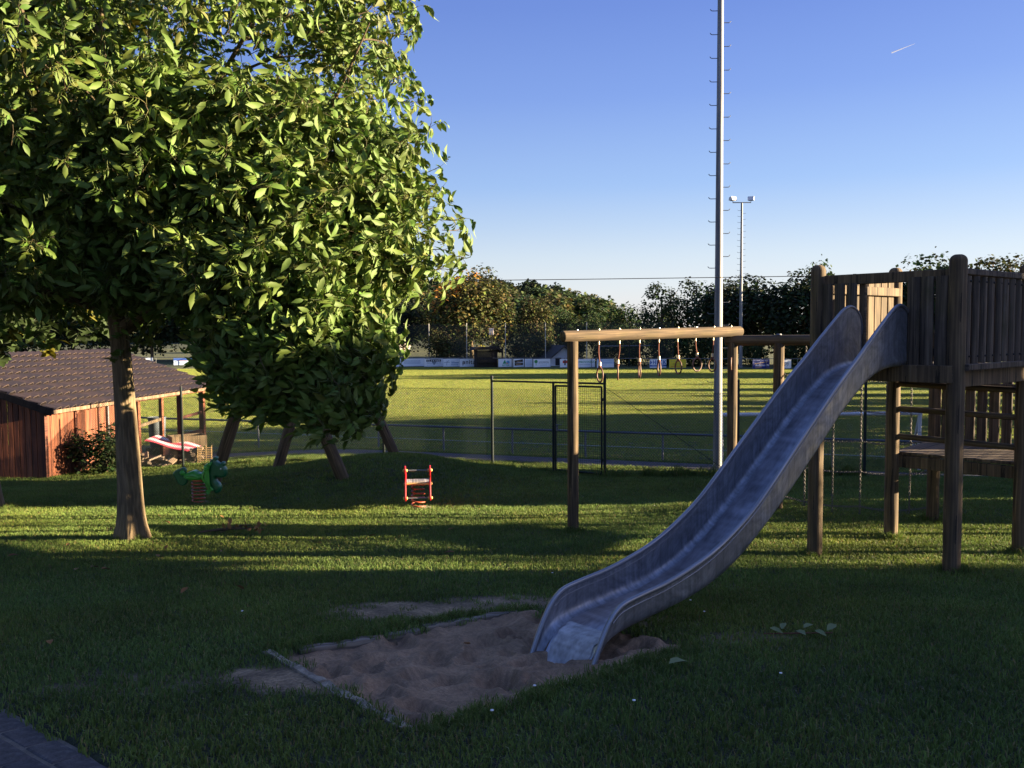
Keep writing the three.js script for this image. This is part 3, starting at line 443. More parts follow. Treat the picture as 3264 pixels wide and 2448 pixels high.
// ───────────────────────── wire fence, gate, mast, railing, goal ─────────────────────────
const FP = [[-10.7, 21.75], [-8.2, 21.2], [-5.45, 20.45], [-2.98, 19.75], [-.45, 19.15], [1.9, 17.55], [4.72, 17.85], [7.5, 18.15], [10.3, 18.4]];
{
  const fence = thing('wire_fence', 'dark green chain-link fence with slim posts along the lawn', 'fence', null);
  const top = (x, D) => land(x, D) + 1.96;
  const pg = FP.map(([x, D], k) => { if (k === 0) return; const y0 = land(x, D) - .2, y1 = top(x, D) + (k === 5 ? .14 : .06); const g = new THREE.CylinderGeometry(.03, .03, y1 - y0, 12); g.translate(x, (y0 + y1) / 2, -D); part('post', g, M.greenPaint, fence); part('post_cap', new THREE.SphereGeometry(.034, 10, 6).translate(x, y1, -D), M.black, fence); });
  const bounds = (a, b) => ({ a, b, L: Math.hypot(b[0] - a[0], b[1] - a[1]) });
  const at = (s, t, y) => { const x = lerp(s.a[0], s.b[0], t), D = lerp(s.a[1], s.b[1], t); return V(x, land(lerp(s.a[0], s.b[0], t), D) + y, D); };
  const flat = (s, t, y) => { const x = lerp(s.a[0], s.b[0], t), D = lerp(s.a[1], s.b[1], t), y0 = lerp(land(...s.a), land(...s.b), t); return V(x, y0 + y, D); };
  const wireR = .0029;
  for (let k = 0; k < FP.length - 1; k++) {
    const s = bounds(FP[k], FP[k + 1]), gs = [], hgt = 1.72, st = .062; const isGate = k === 4;
    const t0 = 0, t1 = isGate ? .56 : 1, W = s.L * (t1 - t0);
    for (const sg of [1, -1]) for (let c = -hgt; c < W; c += st) { // lines u = c + y (sg=1) or mirrored
      const u0 = Math.max(0, c), u1 = Math.min(W, c + hgt); if (u1 - u0 < .02) continue; const y0 = u0 - c, y1 = u1 - c; const A = sg > 0 ? u0 : W - u0, B = sg > 0 ? u1 : W - u1;
      const g = rod(flat(s, t0 + A / s.L, .05 + y0), flat(s, t0 + B / s.L, .05 + y1), wireR, 3); gs.push(g);
    }
    const mesh = part('chain_link_mesh', strip(gs), M.wire, fence); mesh.userData.kind = 'stuff';
    if (!isGate) for (const y of [.08, .95, 1.74]) part('tension_wire', rod(flat(s, 0, y), flat(s, 1, y), .0032, 4), M.wire, fence);
  }
  // top rail over the gate section, bracing wire towards the mast
  { const s = bounds(FP[4], FP[5]); part('top_rail', rod(flat(s, 0, 1.93), flat(s, 1, 1.93), .021, 10), M.greenPaint, fence); part('bracing_wire', rod(flat(bounds(FP[5], FP[6]), 0, 1.86), flat(bounds(FP[5], FP[6]), .93, .1), .006, 5), M.wire, fence);
    const gt = thing('wire_gate', 'narrow green metal gate with square wire mesh in the fence', 'gate', null);
    const a = .585, b = .975, P_ = (t, y) => flat(s, t, y);
    for (const t of [.565]) part('gate_post', rod(P_(t, -.1), P_(t, 1.93), .027, 10), M.greenPaint, gt);
    for (const t of [a, b]) part('frame_upright', rod(P_(t, .06), P_(t, 1.86), .021, 8), M.greenPaint, gt);
    for (const y of [.06, 1.86]) part('frame_bar', rod(P_(a, y), P_(b, y), .021, 8), M.greenPaint, gt);
    const gs = []; for (let i = 1; i < 22; i++) gs.push(rod(P_(lerp(a, b, i / 22), .06), P_(lerp(a, b, i / 22), 1.86), .0026, 4)); for (let i = 1; i < 36; i++) gs.push(rod(P_(a, .06 + 1.8 * i / 36), P_(b, .06 + 1.8 * i / 36), .0026, 4)); const mesh = part('square_mesh', strip(gs), M.greenPaint, gt); mesh.userData.kind = 'stuff';
    const hp = P_(a + .012, .97); part('latch', bevelBox(.05, .14, .035).translate(hp.x, hp.y, hp.z + .02), M.galv, gt); part('handle', rod(hp.clone().add(new THREE.Vector3(0, .06, .04)), hp.clone().add(new THREE.Vector3(.11, .06, .05)), .009, 6), M.galv, gt);
    for (const y of [.35, 1.6]) { const q = P_(b + .008, y); part('hinge', bevelBox(.05, .06, .04).translate(q.x, q.y, q.z), M.greenPaint, gt); }
  }
}
function mast(name, label, x, D, h, r0, r1, rungGap, rungFrom, lamps, scale = 1) {
  const m = thing(name, label, 'floodlight mast', onLand(x, D));
  part('pole', new THREE.CylinderGeometry(r1, r0, h + .3, 20).translate(0, h / 2 - .15, 0), M.mast, m);
  part('base_collar', new THREE.CylinderGeometry(r0 * 1.25, r0 * 1.35, .12, 20).translate(0, .05, 0), M.galv, m);
  const rg = tubeThrough([new THREE.Vector3(0, 0, 0), new THREE.Vector3(.135, 0, 0), new THREE.Vector3(.15, .006, 0), new THREE.Vector3(.172, .034, 0)], .0085, 6, 10);
  let k = 0; for (let y = rungFrom; y < h - .6; y += rungGap, k++) { const s = k % 2 ? 1 : -1, R = lerp(r0, r1, y / h), g = part('rung', rg, M.galv, m); g.position.set(s * (R - .012), y, 0); g.rotation.y = s > 0 ? .0 : Math.PI; g.scale.setScalar(scale); }
  part('crossarm', box(lamps.arm, .09, .09).translate(0, h + .05, 0), M.mast, m);
  for (const s of [-1, 1]) {
    const L = new THREE.Shape(); L.moveTo(-.28, -.16); L.lineTo(.30, -.12); L.lineTo(.22, .16); L.lineTo(-.12, .22); L.closePath();
    const g = new THREE.ExtrudeGeometry(L, { depth: .62, bevelEnabled: true, bevelSize: .03, bevelThickness: .03, bevelSegments: 2 }); g.translate(0, 0, -.31); g.rotateY(s > 0 ? 1.2 : 2.05);
    const f = part('floodlight', g, M.whitePaint, m); f.position.set(s * lamps.arm * .5, h + .46, 0);
    const gl = part('lamp_glass', box(.46, .02, .5), M.black, f); gl.position.set(0, -.19, 0); gl.rotation.y = s > 0 ? 1.2 : 2.05;
    part('bracket', box(.05, .34, .05), M.galv, m).position.set(s * lamps.arm * .5, h + .22, 0);
  }
  return m;
}
mast('floodlight_mast', 'tall pale steel floodlight mast with step rungs behind the ring frame', 4.62, 19.2, 15.9, .101, .046, .254, 1.5, { arm: 1.8 });
mast('floodlight_mast', 'slim far floodlight mast with two lamps beyond the pitch', 25.6, 96, 18.2, .21, .11, .33, 5.5, { arm: 2.0 }, 2.0);
// low pitch railing
{
  const rl = thing('pitch_railing', 'grey tubular railing on short posts round the pitch', 'railing', null); const h = .93;
  const pt = (x, y) => { const D = 26.5 - .35 * x; return V(x, land(x, D) + y, D); };
  for (let x = -24.2; x < 22; x += 2.2) { part('post', rod(pt(x, -.1), pt(x, h), .032, 8), M.galv, rl); part('rail', rod(pt(x, h), pt(x + 2.2, h), .034, 10), std(C(.09, .10, .115), { metalness: .3, roughness: .5 }), rl); }
}
// goal parked by the railing
{
  const go = thing('goal', 'white tubular training goal standing by the pitch railing', 'goal', null);
  const D = 24.3, x0 = 5.95, x1 = 11.6, yT = 1.64, yb = (x, d) => land(x, d);
  part('crossbar', rod(V(x0 - .05, yT, D), V(x1 + .05, yT, D), .055, 12), M.whitePaint, go);
  for (const x of [x0, x1]) { part('post', rod(V(x, yb(x, D) - .05, D), V(x, yT, D), .05, 12), M.whitePaint, go); part('stay', rod(V(x, yT, D), V(x + .35, yb(x + .35, D + 1.3) - .02, D + 1.3), .045, 10), M.whitePaint, go); part('ground_bar', rod(V(x, yb(x, D) + .03, D), V(x + .35, yb(x + .35, D + 1.3) + .03, D + 1.3), .03, 8), M.whitePaint, go); }
}
// overhead cable across the pitch edge
{
  const pts = []; for (let i = 0; i <= 24; i++) { const t = i / 24, x = lerp(-26, 26, t), D = lerp(17.6, 17.2, t); pts.push(V(x, 5.07 + .00045 * x * x + .003 * x, D)); }
  single('overhead_cable', tubeThrough(pts, .0075, 5, 60), M.black, 'thin black cable strung across the sky behind the mast', 'cable');
  for (const [x, D] of [[-26, 17.6], [26, 17.2]]) single('cable_pole', rod(V(x, land(x, D) - .3, D), V(x, 5.5, D), .09, 10, .07), M.log, x < 0 ? 'wooden pole holding the cable near the tiled shed' : 'wooden pole holding the cable near the garage', 'pole');
}

// ───────────────────────── walnut tree ─────────────────────────
const leafMat = (o = {}) => phys(0xffffff, { roughness: .62, transmission: .34, thickness: 0, side: THREE.DoubleSide, vertexColors: true, specularIntensity: .5, ...o });
class LeafMesh { // collects small leaf-shaped faces
  constructor() { this.p = []; this.c = []; this.i = []; }
  leaf(o, dir, nor, L, W, col, fold = .25, curl = .3) { // o base, dir along, nor upper side
    const s = new THREE.Vector3().crossVectors(dir, nor).normalize(), n = new THREE.Vector3().crossVectors(s, dir).normalize(), b = this.p.length / 3;
    const P = (t, w, h) => { const q = o.clone().addScaledVector(dir, L * t).addScaledVector(s, W * w).addScaledVector(n, h * L - curl * L * t * t); this.p.push(q.x, q.y, q.z); this.c.push(col[0], col[1], col[2]); };
    const f = fold * W / L;
    P(0, 0, 0); P(.28, -.42, f * .42); P(.30, 0, 0); P(.28, .42, f * .42); P(.62, -.46, f * .46); P(.64, 0, 0); P(.62, .46, f * .46); P(1, 0, 0);
    for (const [x, y, z] of [[0, 1, 2], [0, 2, 3], [1, 4, 2], [2, 4, 5], [2, 5, 3], [3, 5, 6], [4, 7, 5], [5, 7, 6]]) this.i.push(b + x, b + y, b + z);
  }
  stick(a, b, r, col) { const d = new THREE.Vector3().subVectors(b, a).normalize(), u = new THREE.Vector3(d.y + .3, d.z, d.x).cross(d).normalize(), w = new THREE.Vector3().crossVectors(d, u), o = this.p.length / 3; for (const [q, k] of [[a, 1], [b, .7]]) for (let j = 0; j < 3; j++) { const t = j * 2.094, v = q.clone().addScaledVector(u, Math.cos(t) * r * k).addScaledVector(w, Math.sin(t) * r * k); this.p.push(v.x, v.y, v.z); this.c.push(...col); } for (let j = 0; j < 3; j++) { const k = (j + 1) % 3; this.i.push(o + j, o + k, o + 3 + j, o + k, o + 3 + k, o + 3 + j); } }
  geo() { const g = new THREE.BufferGeometry(); g.setAttribute('position', new THREE.Float32BufferAttribute(this.p, 3)); g.setAttribute('color', new THREE.Float32BufferAttribute(this.c, 3)); g.setIndex(this.i); g.computeVertexNormals(); return g; }
}
function walnutTwig(seed) { // a shoot along +y with spirally set compound leaves
  const r = rngOf(seed), m = new LeafMesh(), X = new THREE.Vector3();
  const stem = (t) => new THREE.Vector3(.05 * Math.sin(t * 3 + seed), t * .34, .04 * Math.cos(t * 2.4 + seed));
  for (let i = 0; i < 4; i++) m.stick(stem(i / 4), stem((i + 1) / 4), .006, [.10, .075, .045]);
  const nl = 6;
  for (let i = 0; i < nl; i++) {
    const t = .25 + .75 * i / (nl - 1), o = stem(t), az = i * 2.4 + r() * .7, out = lerp(1.0, .45, t) + (r() - .5) * .3;
    const dir = new THREE.Vector3(Math.cos(az) * Math.sin(out), Math.cos(out), Math.sin(az) * Math.sin(out)).normalize();
    const RL = .20 + .12 * r(), np = 2 + Math.floor(r() * 2.2), droop = .35 + .5 * r(); const pt = (s) => o.clone().addScaledVector(dir, RL * s).add(new THREE.Vector3(0, -droop * RL * s * s, 0));
    const g0 = .8 + .4 * r(), yel = r() < .12 ? .5 : 0, base = [lerp(.092, .18, yel) * g0, lerp(.156, .19, yel) * g0, .028 * g0];
    for (let k = 0; k < 3; k++) m.stick(pt(k / 3), pt((k + 1) / 3), .0026, [.11, .12, .035]);
    const up = new THREE.Vector3(0, 1, 0).addScaledVector(dir, -dir.y).normalize();
    for (let k = 0; k < np; k++) for (const sg of [-1, 1]) {
      const s = .35 + .55 * (k + .3) / np, tan = pt(s + .05).sub(pt(s - .05)).normalize(), side = new THREE.Vector3().crossVectors(tan, up).normalize().multiplyScalar(sg), L = (.085 + .05 * r()) * (.75 + .4 * k / np);
      const d = tan.clone().multiplyScalar(.5).addScaledVector(side, .85).add(new THREE.Vector3(0, -.25 - .4 * r(), 0)).normalize(), n = up.clone().addScaledVector(side, .35 * (r() - .3)).add(new THREE.Vector3(r() - .5, 0, r() - .5).multiplyScalar(.6)).normalize(), c = base.map(x => x * (.85 + .3 * r()));
      m.leaf(pt(s), d, n, L, L * (.44 + .08 * r()), c, .35, .12 + .35 * r());
    }
    const td = pt(1).sub(pt(.85)).normalize().add(new THREE.Vector3(0, -.2, 0)).normalize(); m.leaf(pt(1), td, up, .13 + .04 * r(), .062, base, .35, .25 + .3 * r());
  }
  return m.geo();
}
const CROWN = [[-4.75, 7.3, 9.8, 3.55, 3.2, 3.0], [-2.65, 5.15, 9.4, 1.9, 1.15, 1.5], [-2.4, 3.95, 9.0, .95, .8, .75], [-6.6, 5.6, 9.9, 2.4, 1.1, 1.8]];   // x, y, D and radii of the crown's lobes
function crownDepth(x, y, D) { let m = -9; for (const [cx, cy, cd, rx, ry, rd] of CROWN) { const k = 1 - Math.hypot((x - cx) / rx, (y - cy) / ry, (D - cd) / rd); m = Math.max(m, k * Math.min(rx, ry, rd)); } return m; }
const TREE = [-4.45, 10.06];
{
  const tr = thing('walnut_tree', 'large green walnut tree with a smooth pale trunk standing on the lawn', 'tree', null);
  const y0 = land(...TREE);
  // trunk: slightly leaning, flared at the foot
  const pos = [], uv = [], idx = [], rows = 34, seg = 28;
  const axis = (t) => { const y = lerp(-.15, 3.6, t); return new THREE.Vector3(TREE[0] - .06 - .14 * t + .03 * Math.sin(t * 4), y0 + y, -TREE[1] + .02 * Math.sin(t * 5)); };
  for (let i = 0; i <= rows; i++) { const t = i / rows, y = lerp(-.15, 3.6, t), R = lerp(.142, .108, sm(0, 2.4, y)) + .075 * Math.exp(-Math.max(0, y) / .20), c = axis(t); for (let k = 0; k <= seg; k++) { const a = k / seg * 6.283, w = 1 + .07 * noise(Math.cos(a) * 1.6, Math.sin(a) * 1.6, y * .9) + .16 * Math.exp(-Math.max(0, y) / .18) * Math.sin(a * 5 + 1); pos.push(c.x + Math.cos(a) * R * w, c.y, c.z + Math.sin(a) * R * w); uv.push(k / seg * 1, y); if (i < rows && k < seg) { const o = i * (seg + 1) + k; idx.push(o, o + seg + 1, o + 1, o + 1, o + seg + 1, o + seg + 2); } } }
  const g = new THREE.BufferGeometry(); g.setAttribute('position', new THREE.Float32BufferAttribute(pos, 3)); g.setAttribute('uv', new THREE.Float32BufferAttribute(uv, 2)); g.setIndex(idx); g.computeVertexNormals();
  part('trunk', g, M.bark, tr);
  const top = axis(.72), r = rngOf(400), limbs = [];
  const ends = [];
  const limb = (a, b, r0, r1, level) => { const mid = a.clone().lerp(b, .5).add(new THREE.Vector3((r() - .5) * .4, (r() - .2) * .35, (r() - .5) * .4).multiplyScalar(a.distanceTo(b) * .3)); const c = new THREE.QuadraticBezierCurve3(a, mid, b), n = 6, gs = []; for (let i = 0; i < n; i++) { const p = c.getPoint(i / n), q = c.getPoint((i + 1) / n + .01); gs.push(rod(p, q, lerp(r0, r1, i / n), 7, lerp(r0, r1, (i + 1) / n))); } limbs.push(...gs); ends.push(c); return c; };
  const dirs = [[-1.2, 6.6, 9.2], [-2.2, 8.6, 9.8], [-4.6, 9.6, 9.9], [-6.8, 8.2, 9.0], [-7.6, 6.0, 10.2], [-4.3, 7.6, 7.2], [-4.9, 7.4, 12.4], [-1.6, 4.9, 8.7], [-7.0, 5.1, 8.6], [-2.2, 4.1, 9.9], [-2.6, 6.2, 11.6]];
  for (const [x, y, D] of dirs) { const c = limb(axis(.66 + .3 * r()), axis(.85).lerp(V(x, y, D), .84), .06, .012, 0); for (let k = 0; k < 5; k++) { const p = c.getPoint(.35 + .6 * r()); const q = p.clone().add(new THREE.Vector3((r() - .5) * 2.6, (r() - .35) * 1.8, (r() - .5) * 2.6)); if (crownDepth(q.x, q.y, -q.z) > -.1) { const c2 = limb(p, q, .025, .008, 1); for (let j = 0; j < 3; j++) { const p2 = c2.getPoint(.3 + .7 * r()), q2 = p2.clone().add(new THREE.Vector3((r() - .5) * 1.3, (r() - .35) * 1.0, (r() - .5) * 1.3)); if (crownDepth(q2.x, q2.y, -q2.z) > 0) limb(p2, q2, .011, .004, 2); } } } }
  part('limbs', strip(limbs), M.bark, tr);
  // crown of leafy shoots
  const lists = [[], [], [], []]; let tries = 0, made = 0;
  while (made < 4800 && tries++ < 200000) {
    const b = CROWN[r() < .55 ? 0 : 1 + Math.floor(r() * 3)] , x = b[0] + (r() * 2 - 1) * b[3], y = b[1] + (r() * 2 - 1) * b[4], D = b[2] + (r() * 2 - 1) * b[5];
    const d = crownDepth(x, y, D) + .55 * fbm(x * .9, y * .9, D * .9, 3); if (d < 0) continue; if (y > 9.6) continue;
    const clump = fbm(x * .75 + 20, y * .95, D * .75, 3); if (d < .9 ? clump < -.16 : d < 1.8 ? (clump < .0 || r() < .35) : (clump < .02 || r() < .7)) continue;
    if (Math.hypot(x + 4.5, D - 10.06) < .5 && y < 4.1) continue;
    const out = new THREE.Vector3(x + 4.5, (y - 5.6) * .7 + .9, -(D - 9.9)).normalize().add(new THREE.Vector3(r() - .5, (r() - .5) * .8, r() - .5).multiplyScalar(1.0)).normalize();
    if (y < 4.2) out.y -= .35, out.normalize();
    const q = new THREE.Quaternion().setFromUnitVectors(new THREE.Vector3(0, 1, 0), out), e = new THREE.Euler().setFromQuaternion(q, 'YXZ'); const spin = new THREE.Quaternion().setFromAxisAngle(new THREE.Vector3(0, 1, 0), r() * 6.28); e.setFromQuaternion(q.multiply(spin), 'YXZ');
    const t = .78 + .5 * r(), w = r();
    lists[Math.floor(r() * 4)].push([x, y, -D, e.x, e.y, e.z, .72 + .34 * r(), C(t * (.95 + .25 * w), t, t * .9)]); made++;
  }
  lists.forEach((l, k) => scatter('crown', walnutTwig(500 + k * 13), leafMat(), l, null, null, 'stuff', tr));
}

// ───────────────────────── background trees ─────────────────────────
// crown made of leaf clumps on many sub-lobes; unit tree is 1 high, crown half-width .42
function crownGeo(seed, lobes, per, leaf, palette, opt = {}) {
  const r = rngOf(seed), m = new LeafMesh(), y0 = opt.y0 ?? .16, cy = (1 + y0) / 2, ry = (1 - y0) / 2, rx = opt.rx ?? .42; const L = [];
  for (let k = 0; k < lobes; k++) { let x, y, z; do { x = r() * 2 - 1; y = r() * 2 - 1; z = r() * 2 - 1; } while (x * x + y * y + z * z > 1 || x * x + y * y + z * z < .18); const sq = opt.cone ? lerp(1.15, .18, (y + 1) / 2) : 1 - .25 * Math.max(0, y); L.push([x * rx * .78 * sq, cy + y * ry * .84, z * rx * .78 * sq, (opt.lobe ?? .15) * (.6 + .7 * r())]); }
  for (const [lx, ly, lz, R] of L) { const tone = .75 + .5 * r(), pal = opt.patch ? opt.patch(lx, ly, lz, r) : palette; for (let i = 0; i < per; i++) { const d = new THREE.Vector3(r() * 2 - 1, r() * 2 - .75, r() * 2 - 1).normalize(), o = new THREE.Vector3(lx, ly, lz).addScaledVector(d, R * (.55 + .5 * r())); const dir = new THREE.Vector3(d.x + (r() - .5) * 1.4, d.y * .3 - .35 + (r() - .5), d.z + (r() - .5) * 1.4).normalize(), c = pal.map((v, q) => v * tone * (.7 + .6 * r())); const n = d.clone().add(new THREE.Vector3(r() - .5, r() * .6, r() - .5)).normalize(), S = leaf * (.6 + .8 * r());
      const s = new THREE.Vector3().crossVectors(dir, n).normalize(), b = m.p.length / 3; for (const [t, w] of [[0, 0], [.5, -.45], [1, .1 * (r() - .5)], [.55, .45]]) { const q = o.clone().addScaledVector(dir, S * t).addScaledVector(s, S * w); m.p.push(q.x, q.y, q.z); m.c.push(...c); } m.i.push(b, b + 1, b + 2, b, b + 2, b + 3); } }
  return m.geo();
}
function trunkGeo(seed, h = .62) { const r = rngOf(seed), gs = [rod(new THREE.Vector3(0, -.03, 0), new THREE.Vector3((r() - .5) * .03, h, (r() - .5) * .03), .022, 8, .012)]; for (let k = 0; k < 7; k++) { const y = .18 + .4 * r(), a = r() * 6.28; gs.push(rod(new THREE.Vector3(0, y, 0), new THREE.Vector3(Math.cos(a) * .26, y + .16 + .16 * r(), Math.sin(a) * .26), .010, 5, .003)); } return strip(gs); }
const leafFar = phys(0xffffff, { roughness: .85, transmission: .22, thickness: 0, side: THREE.DoubleSide, vertexColors: true, specularIntensity: .2 });
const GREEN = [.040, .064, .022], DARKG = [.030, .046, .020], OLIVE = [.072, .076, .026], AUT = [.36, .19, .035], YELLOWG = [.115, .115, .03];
const protos = {
  green: () => [crownGeo(1, 46, 95, .040, GREEN), trunkGeo(1)], green2: () => [crownGeo(2, 52, 90, .038, GREEN, { rx: .5, y0: .08 }), trunkGeo(2)],
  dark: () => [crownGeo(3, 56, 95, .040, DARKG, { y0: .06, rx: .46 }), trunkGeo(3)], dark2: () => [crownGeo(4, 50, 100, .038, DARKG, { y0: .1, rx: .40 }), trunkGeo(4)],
  olive: () => [crownGeo(5, 48, 100, .036, OLIVE, { y0: .12 }), trunkGeo(5)], airy: () => [crownGeo(6, 44, 46, .034, GREEN, { y0: .2, lobe: .11 }), trunkGeo(6, .75)],
  autumn: () => [crownGeo(7, 66, 130, .030, OLIVE, { y0: .1, rx: .47, lobe: .13, patch: (x, y, z, r) => (y > .6 && x < -.08 && r() < .34) || (y > .78 && x < .02 && r() < .7) ? AUT : r() < .35 ? YELLOWG : OLIVE }), trunkGeo(7)],
  sapling: () => [crownGeo(12, 24, 11, .05, GREEN, { y0: .3, lobe: .12, rx: .40 }), trunkGeo(12, .8)],
  standard: () => [crownGeo(13, 34, 90, .045, DARKG, { y0: .66, rx: .2, lobe: .085 }), trunkGeo(13, .8)],
  bush: () => [crownGeo(8, 34, 100, .060, GREEN, { y0: -.05, rx: .62, lobe: .22 }), trunkGeo(8, .4)], bushOlive: () => [crownGeo(9, 34, 100, .055, OLIVE, { y0: -.05, rx: .6, lobe: .22 }), trunkGeo(9, .4)],
};
const made = {};
function tree(kind, x, D, h, w, label, name, group, turn = 0) { // w: width relative to the prototype
  made[kind] ??= protos[kind](); const [cg, tg] = made[kind];
  const o = thing(name, label, name.includes('bush') ? 'bush' : 'tree', onLand(x, D), group, turn); o.scale.set(h * w, h, h * w);
  part('trunk', tg, M.bark, o); part('crown', cg, leafFar, o); return o;
}

// second tree at the frame's edge, partly behind the walnut
{
  const o = thing('maple_tree', 'dark leafy maple whose trunk stands beside the walnut tree', 'tree', null); const x = -8.42, D = 13.6, y0 = land(x, D);
  const pts = []; for (let i = 0; i <= 12; i++) { const y = i / 12 * 4.2 - .2; pts.push(new THREE.Vector2(.16 + .13 * Math.exp(-Math.max(0, y) / .25), y)); }
  const g = new THREE.LatheGeometry(pts, 20); { const u = g.attributes.uv, p = g.attributes.position; for (let i = 0; i < u.count; i++) u.setXY(i, u.getX(i), p.getY(i)); } g.translate(x, y0, -D); part('trunk', g, M.bark, o);
  const r = rngOf(812), m = new LeafMesh(), limbs = []; const c0 = [-8.6, 7.2, 13.6];
  for (let k = 0; k < 9; k++) { const a = k * .7; limbs.push(rod(V(x, y0 + 2.6 + .15 * k, D), V(x + Math.cos(a) * 2.4, 5.4 + r() * 3, D + Math.sin(a) * 2.2), .06, 6, .015)); }
  part('limbs', strip(limbs), M.bark, o);
  const one = new LeafMesh(); for (let k = 0; k < 10; k++) { const a = k * 2.4, d = new THREE.Vector3(Math.cos(a), -.35 + .5 * r(), Math.sin(a)).normalize(); one.leaf(new THREE.Vector3((r() - .5) * .18, (r() - .5) * .2, (r() - .5) * .18), d, new THREE.Vector3(r() - .5, 1, r() - .5).normalize(), .13 + .05 * r(), .13, [.045, .075, .022], .2, .3); }
  const list = []; let t = 0; while (list.length < 2600 && t++ < 60000) { const px = c0[0] + (r() * 2 - 1) * 3.7, py = c0[1] + (r() * 2 - 1) * 3.6, pd = c0[2] + (r() * 2 - 1) * 3.3; const k = Math.hypot((px - c0[0]) / 3.7, (py - c0[1]) / 3.6, (pd - c0[2]) / 3.3); if (k > 1 || (k < .55 && r() < .7)) continue; const cl = fbm(px, py, pd, 3); if (cl < -.08) continue; const au = r() < .06 ? [3.6, 2.0, .8] : [1, 1, 1], s = .7 + .6 * r(); list.push([px, py, -pd, (r() - .5) * 1, r() * 6.28, (r() - .5) * 1, .9 + .5 * r(), C(s * au[0], s * au[1], s * au[2])]); }
  scatter('crown', one.geo(), leafMat(), list, null, null, 'stuff', o);
}

